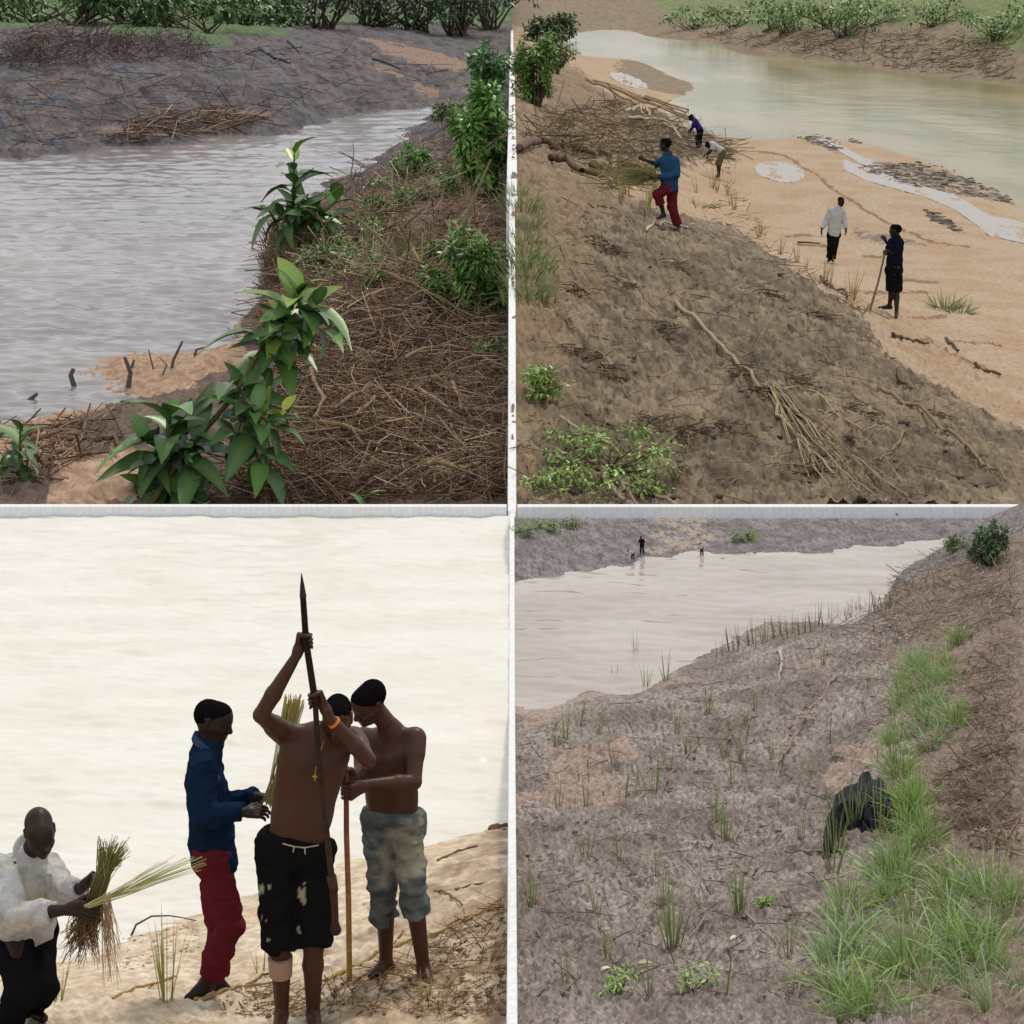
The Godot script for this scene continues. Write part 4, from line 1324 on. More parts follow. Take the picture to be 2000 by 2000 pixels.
func build_c_people() -> void:
	var W := "men working at the edge of the pale water"
	# --- bare chested man lifting the iron bar with both hands
	var tip := cz(1113, 238, 13.42)
	var g1 := cz(1131, 505, 13.44)
	var g2 := cz(1166, 735, 13.46)
	var bar_ax := (tip - g2).normalized()
	var J := {
		"hc": cz(1252, 800, 13.83), "hu": Vector3(-0.05, 0.93, 0.36).normalized(), "hf": Vector3(-0.1, -0.36, 0.93).normalized(),
		"nk": cz(1205, 868, 13.84), "sl": cz(1035, 855, 13.76), "sr": cz(1318, 880, 13.86),
		"el": cz(955, 790, 13.52), "er": cz(1372, 965, 13.6), "wl": cz(1093, 560, 13.47), "wr": cz(1222, 800, 13.5),
		"hl": cz(1010, 1345, 13.8), "hr": cz(1150, 1355, 13.82), "kl": cz(1030, 1690, 13.72), "kr": cz(1160, 1690, 13.76),
		"al": cz(1036, 1950, 13.8), "ar": cz(1158, 1950, 13.84), "tl": cz(1022, 2010, 13.66), "tr": cz(1172, 2010, 13.7), "fr": Vector3(0.05, -0.1, 1).normalized()}
	var b1 := (cz(1090, 520, 13.5) - g1).normalized()
	var b2 := (cz(1215, 765, 13.52) - g2).normalized()
	var stain := func(p: Vector3) -> Color:
		var n := nz1.get_noise_3d(p.x * 14.0, p.y * 9.0, p.z * 14.0)
		var hem := CAMY - p.y
		if n > 0.3 and hem > 5.0 and (p.x < J.kl.x - 0.045 or absf(p.x - J.kr.x + 0.06) < 0.025): return Color(0.4, 0.35, 0.26)
		return Color(0.013, 0.012, 0.013)
	var man := person(J, {"skin": M.skin, "cell": 0.013, "hands": [["grip", J.wl, g1, bar_ax, b1, 0.019, -1.0], ["grip", J.wr, g2, bar_ax, b2, 0.019, 1.0]],
		"trousers": {"mat": M.tinted, "legs": [1.02, 0.98], "e": 0.02, "loose": 0.016, "waist": 0.2, "called": "shorts", "tint": stain, "fold": 0.022}},
		"bare chested man in black shorts raising an iron bar overhead", W)
	# pendant, wrist band, drawstring, pale wrap below the knee
	var pb := MB.new()
	var ch := cz(1165, 1020, 13.66)
	pb.tube(PackedVector3Array([cz(1200, 890, 13.70), cz(1178, 960, 13.67), ch]), 0.002, 0.002, 4, Color.WHITE)
	pb.tube(PackedVector3Array([ch, ch - Vector3(0, 0.035, 0)]), 0.007, 0.004, 6, Color.WHITE)
	pb.tube(PackedVector3Array([ch - Vector3(0.012, 0.013, 0), ch - Vector3(-0.012, 0.013, 0)]), 0.005, 0.005, 6, Color.WHITE)
	put(pb, "pendant", M.brass, man)
	var fa: Vector3 = (J.er - J.wr).normalized()
	rod([J.wr + fa * 0.03, J.wr + fa * 0.045], 0.034, 0.036, M.band, "wrist_band", man, Color.WHITE, Color.WHITE, 16)
	var wp := MB.new()
	var kl: Vector3 = J.kl.lerp(J.al, 0.1)
	var wpts := PackedVector3Array()
	for i in 5: wpts.append(kl.lerp(J.al, 0.06 + 0.075 * i) + Vector3(0, 0, 0.002))
	wp.tube(wpts, 0.067, 0.062, 18, Color.WHITE)
	put(wp, "leg_wrap", M.wrap, man)
	var ds := MB.new()
	ds.tube(PackedVector3Array([cz(1040, 1290, 13.68), cz(1085, 1302, 13.665), cz(1125, 1306, 13.665), cz(1180, 1296, 13.69)]), 0.004, 0.004, 5, Color(0.5, 0.42, 0.28))
	ds.tube(PackedVector3Array([cz(1085, 1302, 13.665), cz(1080, 1325, 13.66)]), 0.004, 0.003, 5, Color(0.5, 0.42, 0.28))
	ds.tube(PackedVector3Array([cz(1125, 1306, 13.665), cz(1128, 1332, 13.66)]), 0.004, 0.003, 5, Color(0.5, 0.42, 0.28))
	put(ds, "drawstring", M.wood, man)
	# the bar: pointed iron head, shaft, bound joint and knob below
	var bar := thing("digging_bar", cz(1247, 1630, 13.5), "long pointed iron digging bar held upright by the bare chested man", "bar")
	rod([cz(1119, 330, 13.425), tip.lerp(cz(1119, 330, 13.425), 0.45), tip], 0.019, 0.002, M.iron, "point", bar, Color.WHITE, Color.WHITE)
	rod([cz(1119, 330, 13.425), g1, g2], 0.0165, 0.019, M.wood, "shaft", bar, Color(0.02, 0.016, 0.014), Color(0.045, 0.02, 0.014))
	rod([g2, cz(1180, 960, 13.47), cz(1203, 1180, 13.48), cz(1232, 1430, 13.49)], 0.015, 0.017, M.wood, "lower_shaft", bar, Color(0.04, 0.025, 0.017), Color(0.07, 0.04, 0.025))
	rod([cz(1229, 1415, 13.49), cz(1236, 1450, 13.49), cz(1240, 1475, 13.49)], 0.027, 0.024, M.wood, "binding", bar, Color(0.1, 0.06, 0.04), Color(0.05, 0.03, 0.02))
	rod([cz(1238, 1460, 13.49), cz(1246, 1610, 13.5)], 0.022, 0.018, M.wood, "handle", bar, Color(0.08, 0.03, 0.02), Color(0.1, 0.035, 0.02))
	var kf := Field.new(bar.position - Vector3.ONE * 0.09, bar.position + Vector3.ONE * 0.09, 0.006)
	kf.bone(cz(1244, 1605, 13.5), cz(1246, 1625, 13.5), 0.024, 0.031, 0.01)
	var kb := MB.new()
	kf.into(kb)
	put(kb, "knob", M.skin_dark, bar)
	# --- man in the blue shirt, seen from the side
	J = {
		"hc": cz(768, 812, 14.5), "hu": Vector3(0.3, 0.95, 0.0).normalized(), "hf": Vector3(0.93, -0.3, 0.2).normalized(),
		"nk": cz(748, 918, 14.5), "sl": cz(735, 985, 14.66), "sr": cz(728, 990, 14.34),
		"el": cz(800, 1150, 14.72), "er": cz(738, 1180, 14.27), "wl": cz(945, 1108, 14.6), "wr": cz(890, 1168, 14.24),
		"hl": cz(775, 1365, 14.6), "hr": cz(775, 1370, 14.4), "kl": cz(800, 1600, 14.6), "kr": cz(835, 1610, 14.38),
		"al": cz(778, 1815, 14.62), "ar": cz(742, 1830, 14.42), "tl": cz(830, 1862, 14.6), "tr": cz(690, 1895, 14.3), "fr": Vector3(1, -0.05, 0.1).normalized()}
	J.tr = cz(672, 1892, 14.36)
	person(J, {"skin": M.skin_dark, "cell": 0.013,
		"hands": [["open", J.wl, Vector3(0.95, -0.05, 0.2).normalized(), Vector3(0.1, 0.9, -0.3).normalized(), -1.0, 0.6], ["open", J.wr, Vector3(0.97, 0.02, -0.1).normalized(), Vector3(0.05, 0.8, 0.6).normalized(), -1.0, 0.7]],
		"shirt": {"mat": M.denim_shirt, "arms": [1.92, 1.95], "hem": 0.02, "e": 0.02, "collar": M.collar, "fold": 0.026, "foldscale": Vector3(6, 9, 6)},
		"trousers": {"mat": M.maroon, "legs": [1.93, 1.9], "e": 0.014, "loose": 0.008, "fold": 0.026, "foldscale": Vector3(5, 11, 5)}},
		"man in dark blue shirt and maroon trousers standing side on", W)
	# --- bare chested man in rolled jeans looking down
	J = {
		"hc": cz(1376, 738, 14.42), "hu": Vector3(-0.25, 0.8, 0.5).normalized(), "hf": Vector3(-0.66, -0.58, 0.48).normalized(),
		"nk": cz(1462, 846, 14.5), "sl": cz(1352, 880, 14.62), "sr": cz(1556, 880, 14.45),
		"el": cz(1345, 1010, 14.42), "er": cz(1552, 1050, 14.3), "wl": cz(1322, 1050, 14.25), "wr": cz(1375, 1058, 14.18),
		"hl": cz(1418, 1235, 14.55), "hr": cz(1522, 1235, 14.48), "kl": cz(1430, 1450, 14.42), "kr": cz(1545, 1440, 14.3),
		"al": cz(1442, 1752, 14.56), "ar": cz(1588, 1772, 14.38), "tl": cz(1385, 1800, 14.44), "tr": cz(1612, 1838, 14.24), "fr": Vector3(-0.35, -0.12, 0.93).normalized()}
	var st1 := cz(1287, 1055, 14.14)
	var jean := func(p: Vector3) -> Color:
		var n := nz1.get_noise_3d(p.x * 9.0, p.y * 16.0, p.z * 9.0)
		var m := nz3.get_noise_3d(p.x * 6.0, p.y * 6.0, p.z * 6.0)
		var c := Color(0.1, 0.115, 0.11).lerp(Color(0.19, 0.205, 0.19), clampf(n + 0.45, 0, 1))
		var k: Vector3 = J.hr.lerp(J.kr, 0.6)
		var mk := smoothstep(0.24, 0.12, p.distance_to(k) + m * 0.1 - n * 0.09)
		if mk > 0.0: c = c.lerp(Color(0.27, 0.245, 0.17).lerp(Color(0.36, 0.33, 0.24), clampf(n + 0.5, 0, 1)), mk)
		return c
	person(J, {"skin": M.skin, "cell": 0.013,
		"hands": [["grip", J.wl, st1 + Vector3(0, 0.035, 0), Vector3.UP, Vector3(0.8, 0, -0.5), 0.015, 1.0], ["grip", J.wr, st1 - Vector3(0, 0.045, 0), Vector3.UP, Vector3(0.9, 0, 0.2), 0.015, -1.0]],
		"trousers": {"mat": M.tinted, "legs": [1.42, 1.36], "e": 0.008, "loose": 0.012, "waist": 0.22, "called": "jeans", "tint": jean, "cuff": true, "fold": 0.03, "foldscale": Vector3(6, 13, 6), "belt": true}},
		"bare chested man in rolled grey jeans with head bowed", W)
	var foot := on(C, 1300, 1810)
	var pole := thing("wooden_pole", foot, "straight reddish to yellow wooden pole gripped by the man in jeans", "pole")
	rod([foot - Vector3(0, 0.05, 0), cz(1296, 1500, 14.36), cz(1288, 1250, 14.25)], 0.0165, 0.016, M.wood, "shaft", pole, Color(0.52, 0.34, 0.1), Color(0.42, 0.17, 0.08))
	rod([cz(1288, 1250, 14.25), st1 + Vector3(0, 0.09, 0)], 0.016, 0.0145, M.wood, "bare_top", pole, Color(0.36, 0.12, 0.07), Color(0.25, 0.08, 0.05))
	# --- bending man at the frame's edge with grass in both hands
	J = {
		"hc": cz(95, 1245, 13.40), "hu": Vector3(0.05, 0.72, 0.69).normalized(), "hf": Vector3(0.25, -0.7, 0.66).normalized(),
		"nk": cz(55, 1335, 13.55), "sl": cz(-55, 1400, 13.40), "sr": cz(130, 1385, 13.70),
		"el": cz(0, 1570, 13.17), "er": cz(185, 1480, 13.50), "wl": cz(195, 1548, 13.05), "wr": cz(262, 1462, 13.31),
		"hl": cz(-20, 1650, 13.65), "hr": cz(85, 1650, 13.81), "kl": cz(30, 1860, 13.35), "kr": cz(100, 1850, 13.55),
		"al": cz(-30, 2110, 13.55), "ar": cz(60, 2110, 13.75), "tl": cz(25, 2125, 13.40), "tr": cz(110, 2120, 13.60), "fr": Vector3(0.45, -0.35, 0.8).normalized()}
	# he stands on the sand: set the feet on the ground that is there
	for k in ["l", "r"]:
		var gy: float = C.h(J["a" + k].x, -J["a" + k].z)
		J["a" + k].y = gy + 0.075
		J["t" + k].y = C.h(J["t" + k].x, -J["t" + k].z) + 0.03
	var sh := func(p: Vector3) -> Color:
		var n := nz1.get_noise_3d(p.x * 11.0, p.y * 7.0, p.z * 11.0)
		return Color(0.66, 0.64, 0.6).lerp(Color(0.4, 0.28, 0.2), clampf((n - 0.15) * 3.0, 0, 0.35))
	var bc := cz(312, 1500, 13.1)
	var bax := (cz(395, 1280, 13.1) - cz(250, 1700, 13.1)).normalized()
	person(J, {"skin": M.skin_dark, "cell": 0.013, "hair": false,
		"hands": [["grip", J.wl, cz(290, 1545, 13.06), bax, Vector3(-1, -0.1, 0.2), 0.035, 1.0], ["grip", J.wr, cz(318, 1450, 13.18), bax, Vector3(-1, 0.1, -0.3), 0.035, -1.0]],
		"shirt": {"mat": M.tinted, "arms": [1.72, 1.85], "hem": 0.1, "e": 0.02, "tint": sh, "collar": M.white_cloth, "fold": 0.03},
		"trousers": {"mat": M.black_cloth, "legs": [1.95, 1.95], "e": 0.016}},
		"shaven headed man in muddy white shirt bending over a grass bundle", W)
	# the bundle he holds: roots below, cut green stalks above
	var bd := thing("grass_bundle", bc, "thick bundle of cut green grass with brown roots held by bending man", "grass bundle")
	var gb := MB.new()
	var rb := MB.new()
	for i in 230:
		var o := Vector3(rng.randfn(), rng.randfn() * 0.5, rng.randfn()) * 0.018
		var b0 := bc + o
		var top := cz(rng.randf_range(320, 462), rng.randf_range(1235, 1330), 13.1 + rng.randfn() * 0.03)
		gb.tube(PackedVector3Array([b0 - bax * 0.1, b0 + bax * 0.12, b0.lerp(top, 0.95 * rng.randf_range(0.75, 1.0))]), 0.0028, 0.0018, 3, Color(0.11, 0.1, 0.035), Color(0.2, 0.19, 0.05) if rng.randf() < 0.7 else Color(0.42, 0.38, 0.13))
		var low := cz(rng.randf_range(150, 335), rng.randf_range(1640, 1800), 13.1 + rng.randfn() * 0.05)
		rb.tube(PackedVector3Array([b0, b0 - bax * 0.12 + o, b0.lerp(low, rng.randf_range(0.6, 1.0))]), 0.0035, 0.0016, 3, Color(0.1, 0.085, 0.035), Color(0.17, 0.09, 0.04) if rng.randf() < 0.6 else Color(0.3, 0.17, 0.08))
	put(gb, "stalks", M.grass, bd)
	put(rb, "roots", M.grass, bd)
	var hang := MB.new()
	for i in 60:
		var p0 := cz(rng.randf_range(325, 370), rng.randf_range(1480, 1540), 13.08)
		var p1 := cz(rng.randf_range(335, 415), rng.randf_range(1640, 1850), 13.08 + rng.randfn() * 0.03)
		hang.tube(PackedVector3Array([p0, p0.lerp(p1, 0.5) + Vector3(rng.randfn() * 0.012, 0, 0), p1]), 0.002, 0.001, 3, Color(0.5, 0.36, 0.2), Color(0.45, 0.27, 0.13))
	put(hang, "hanging_roots", M.grass, bd)
	var sl2 := thing("grass_slip", cz(290, 1528, 13.0), "pale green grass slip held out towards the blue shirt", "grass slip")
	var sb := MB.new()
	for i in 30:
		var e := cz(rng.randf_range(560, 745), rng.randf_range(1335, 1395), 13.03 + rng.randfn() * 0.03)
		var s0 := cz(280 + rng.randfn() * 6.0, 1532 + rng.randfn() * 4.0, 13.0)
		sb.tube(PackedVector3Array([s0, s0.lerp(e, 0.35) - Vector3(0, rng.randf() * 0.01, 0), s0.lerp(e, 0.7), e]), 0.003, 0.0012, 3, Color(0.5, 0.42, 0.18), Color(0.42, 0.45, 0.16))
	put(sb, "leaves", M.grass, sl2)
	# bundle carried behind the bar man's shoulder, its foot by the blue sleeve
	var b2d := thing("grass_bundle", cz(1000, 1130, 14.3), "yellow green grass bundle showing above the bar man's shoulder", "grass bundle")
	var bb2 := MB.new()
	for i in 90:
		var e := cz(rng.randf_range(1045, 1125), rng.randf_range(705, 760), 14.25 + rng.randfn() * 0.02)
		var s0 := cz(1000 + rng.randfn() * 12.0, 1135 + rng.randfn() * 8.0, 14.3)
		bb2.tube(PackedVector3Array([s0, s0.lerp(e, 0.5), e]), 0.003, 0.0025, 3, Color(0.25, 0.2, 0.07), Color(0.5, 0.42, 0.13))
	put(bb2, "stalks", M.grass, b2d)

# rough joints of a walking or standing figure at d, feet given; sizes follow the real height
func build_b_people() -> void:
	var W := "people spread over the sand flat and mud slope"
	# blue shirt, stepping to the left with grass in the arms
	var d := 46.5
	var J := {
		"hc": bz(597, 518, d), "hu": Vector3(-0.05, 0.99, 0.1).normalized(), "hf": Vector3(-0.85, -0.15, -0.5).normalized(),
		"nk": bz(605, 562, d), "sl": bz(588, 580, d - 0.16), "sr": bz(622, 580, d + 0.1),
		"el": bz(555, 590, d + 0.2), "er": bz(636, 635, d - 0.15), "wl": bz(517, 578, d + 0.15), "wr": bz(562, 648, d - 0.25),
		"hl": bz(604, 690, d - 0.08), "hr": bz(622, 690, d + 0.06), "kl": bz(566, 712, d - 0.1), "kr": bz(622, 760, d + 0.05),
		"al": bz(590, 790, d), "ar": bz(648, 838, d + 0.1), "tl": bz(566, 806, d - 0.1), "tr": bz(640, 852, d - 0.12), "fr": Vector3(-0.8, -0.05, -0.55).normalized()}
	J.sl = bz(586, 582, d - 0.05)
	J.sr = bz(634, 582, d)
	J.el = bz(560, 592, d + 0.15)
	J.er = bz(640, 636, d - 0.12)
	settle(B, J)
	person(J, {"skin": M.skin_dark, "cell": 0.02, "hands": [["open", J.wl, Vector3(-0.8, 0.4, 0).normalized(), Vector3(0, 0.5, 0.8), 1.0, 1.3], ["open", J.wr, Vector3(-0.95, 0.2, 0).normalized(), Vector3(0, 0.8, 0.6), 1.0, 1.0]],
		"shirt": {"mat": grained(plain(lin(0.02, 0.06, 0.115), 1.0, 0.08), null, null, 1.0, 0.0), "arms": [1.1, 1.9], "hem": 0.04, "e": 0.025, "collar": M.collar, "fold": 0.02}, "trousers": {"mat": M.maroon, "legs": [1.5, 1.9], "e": 0.018}},
		"person in blue shirt and maroon trousers striding up the mud slope", W)
	var gs := thing("grass_armful", bz(500, 640, d - 0.2), "armful of olive grass held in front of the blue shirt on slope", "grass bundle")
	var mb := MB.new()
	for i in 160:
		var e := bz(rng.randf_range(395, 560), rng.randf_range(590, 665), d + rng.randfn() * 0.12)
		mb.tube(PackedVector3Array([J.wr + Vector3(rng.randfn(), rng.randfn(), rng.randfn()) * 0.02, J.wr.lerp(e, 0.5) + Vector3(0, 0.05, 0), e]), 0.008, 0.004, 3, Color(0.14, 0.12, 0.04), Color(0.24, 0.23, 0.08))
	put(mb, "stalks", M.grass, gs)
	# white shirt standing on the sand
	d = 67.0
	J = {
		"hc": bz(1280, 728, d), "hu": Vector3(0.1, 0.97, 0.15).normalized(), "hf": Vector3(0.35, -0.3, 0.88).normalized(),
		"nk": bz(1265, 752, d), "sl": bz(1240, 764, d), "sr": bz(1284, 764, d), "el": bz(1222, 805, d), "er": bz(1293, 800, d),
		"wl": bz(1205, 836, d - 0.1), "wr": bz(1299, 838, d - 0.1), "hl": bz(1241, 862, d), "hr": bz(1262, 862, d), "kl": bz(1238, 906, d - 0.05), "kr": bz(1254, 906, d - 0.05),
		"al": bz(1234, 952, d), "ar": bz(1247, 952, d), "tl": bz(1228, 962, d - 0.18), "tr": bz(1250, 962, d - 0.18), "fr": Vector3(0.2, -0.05, 0.95).normalized()}
	settle(B, J)
	person(J, {"skin": M.skin_dark, "cell": 0.022, "hands": [["open", J.wl, Vector3(-0.2, -0.95, 0.1).normalized(), Vector3(-1, 0, 0), 1.0, 0.8], ["open", J.wr, Vector3(0.1, -0.97, 0.1).normalized(), Vector3(1, 0, 0), -1.0, 0.8]],
		"shirt": {"mat": M.white_cloth, "arms": [1.9, 1.9], "hem": 0.0, "e": 0.022, "fold": 0.02}, "trousers": {"mat": M.black_cloth, "legs": [1.95, 1.95], "e": 0.014}},
		"person in white shirt and black trousers standing on orange sand", W)
	# dark patterned shirt and shorts, with the long stick
	d = 47.5
	J = {
		"hc": bz(1492, 852, d), "hu": Vector3(-0.02, 1, 0.05).normalized(), "hf": Vector3(-0.9, -0.1, -0.35).normalized(),
		"nk": bz(1494, 882, d), "sl": bz(1478, 900, d - 0.06), "sr": bz(1508, 900, d + 0.06), "el": bz(1464, 932, d - 0.1), "er": bz(1488, 946, d + 0.2),
		"wl": bz(1449, 934, d - 0.15), "wr": bz(1455, 895, d + 0.05), "hl": bz(1476, 1012, d - 0.05), "hr": bz(1496, 1012, d + 0.05), "kl": bz(1474, 1080, d - 0.05), "kr": bz(1496, 1090, d + 0.05),
		"al": bz(1468, 1146, d + 0.1), "ar": bz(1496, 1172, d - 0.1), "tl": bz(1428, 1152, d + 0.1), "tr": bz(1494, 1190, d - 0.3), "fr": Vector3(-0.85, -0.05, 0.4).normalized()}
	settle(B, J)
	var pat := func(p: Vector3) -> Color:
		return Color(0.2, 0.22, 0.4) if nz1.get_noise_3d(p.x * 9.0, p.y * 9.0, p.z * 9.0) > 0.38 and CAMY - p.y > J.hc.y - J.hc.y + CAMY - J.hl.y - 0.12 else Color(0.012, 0.012, 0.03)
	var foot := on(B, 1388, 1165)
	var hd := bz(1450, 925, d - 0.2)
	var ax := (hd - foot).normalized()
	person(J, {"skin": M.skin_dark, "cell": 0.02, "hands": [["grip", J.wl, hd, ax, Vector3(1, 0, 0), 0.02, 1.0], ["open", J.wr, Vector3(-0.5, 0.8, 0).normalized(), Vector3(0.5, 0.3, 0.8), 1.0, 1.0]],
		"shirt": {"mat": M.tinted, "arms": [0.8, 0.8], "hem": 0.05, "e": 0.022, "tint": pat, "fold": 0.015}, "trousers": {"mat": M.black_cloth, "legs": [1.05, 1.0], "e": 0.024, "called": "shorts"}},
		"person in dark shirt and shorts leaning a long stick on sand", W)
	var stk := thing("long_stick", foot, "long thin dark stick planted in sand by person in shorts", "stick")
	rod([foot - ax * 0.1, foot.lerp(hd, 0.5) + Vector3(0.02, 0, 0), hd + ax * 0.25], 0.022, 0.016, M.wood, "shaft", stk, Color(0.12, 0.07, 0.04), Color(0.08, 0.05, 0.035), 6)
	# white shirt bending
	d = 92.0
	J = {
		"hc": bz(762, 505, d), "hu": Vector3(-0.8, 0.2, 0.3).normalized(), "hf": Vector3(-0.2, -0.95, 0.1).normalized(),
		"nk": bz(776, 502, d), "sl": bz(784, 505, d - 0.15), "sr": bz(784, 507, d + 0.15), "el": bz(775, 530, d - 0.2), "er": bz(770, 530, d + 0.2),
		"wl": bz(762, 546, d - 0.2), "wr": bz(752, 545, d + 0.2), "hl": bz(822, 536, d - 0.1), "hr": bz(822, 536, d + 0.1), "kl": bz(800, 578, d - 0.1), "kr": bz(806, 582, d + 0.1),
		"al": bz(802, 622, d - 0.05), "ar": bz(806, 626, d + 0.2), "tl": bz(792, 630, d - 0.2), "tr": bz(796, 634, d), "fr": Vector3(-0.55, -0.8, 0.1).normalized()}
	J.hc = bz(763, 508, d)
	settle(B, J)
	person(J, {"skin": M.skin_dark, "cell": 0.026, "hands": [["open", J.wl, Vector3(-0.5, -0.8, 0).normalized(), Vector3(-0.8, 0.5, 0), 1.0, 0.7], ["open", J.wr, Vector3(-0.7, -0.7, 0).normalized(), Vector3(-0.8, 0.5, 0), -1.0, 0.7]],
		"shirt": {"mat": M.white_cloth, "arms": [0.8, 0.8], "hem": 0.0, "e": 0.024}, "trousers": {"mat": M.khaki, "legs": [1.2, 1.2], "e": 0.02}},
		"person in white shirt bending double over the sand by driftwood", W)
	var yb := MB.new()
	for i in 26:
		var e := bz(rng.randf_range(742, 800), rng.randf_range(556, 588), d - 0.1 + rng.randfn() * 0.1)
		yb.tube(PackedVector3Array([J.wl + Vector3(0, -0.12, 0), e]), 0.012, 0.008, 3, Color(0.4, 0.27, 0.08), Color(0.34, 0.22, 0.08))
	one(yb, "grass_slip", M.grass, J.wl, "yellow grass slips in the hands of the bending white shirt", "grass slip")
	# purple shirt stooping
	d = 100.0
	J = {
		"hc": bz(697, 446, d), "hu": Vector3(-0.6, 0.7, 0.3).normalized(), "hf": Vector3(-0.6, -0.7, 0.1).normalized(),
		"nk": bz(706, 452, d), "sl": bz(712, 462, d - 0.15), "sr": bz(716, 462, d + 0.15), "el": bz(700, 486, d - 0.2), "er": bz(704, 486, d + 0.2),
		"wl": bz(688, 500, d - 0.2), "wr": bz(694, 502, d + 0.1), "hl": bz(732, 500, d - 0.1), "hr": bz(734, 500, d + 0.1), "kl": bz(722, 528, d - 0.1), "kr": bz(730, 530, d + 0.1),
		"al": bz(722, 556, d), "ar": bz(730, 558, d + 0.1), "tl": bz(714, 562, d - 0.2), "tr": bz(722, 564, d - 0.1), "fr": Vector3(-0.8, -0.4, 0.3).normalized()}
	settle(B, J)
	person(J, {"skin": M.skin_dark, "cell": 0.028, "hands": [["open", J.wl, Vector3(-0.3, -0.9, 0).normalized(), Vector3(-0.8, 0.3, 0), 1.0, 0.7], ["open", J.wr, Vector3(-0.3, -0.9, 0).normalized(), Vector3(-0.8, 0.3, 0), -1.0, 0.7]],
		"shirt": {"mat": M.purple, "arms": [0.9, 0.9], "hem": 0.02, "e": 0.024}, "trousers": {"mat": M.black_cloth, "legs": [1.9, 1.9], "e": 0.02}},
		"person in purple shirt stooping beside the driftwood pile", W)

# bring a figure down (or up) so that its lower foot rests on the ground
func settle(z: Zone, J: Dictionary) -> void:
	var dy := 1e9
	for k in ["l", "r"]:
		var p: Vector3 = J["t" + k]
		dy = minf(dy, p.y - 0.03 - z.h(p.x, -p.z))
		p = J["a" + k]
		dy = minf(dy, p.y - 0.07 - z.h(p.x, -p.z))
	for k in J:
		if k in ["fr", "hu", "hf"]: continue
		J[k].y -= dy

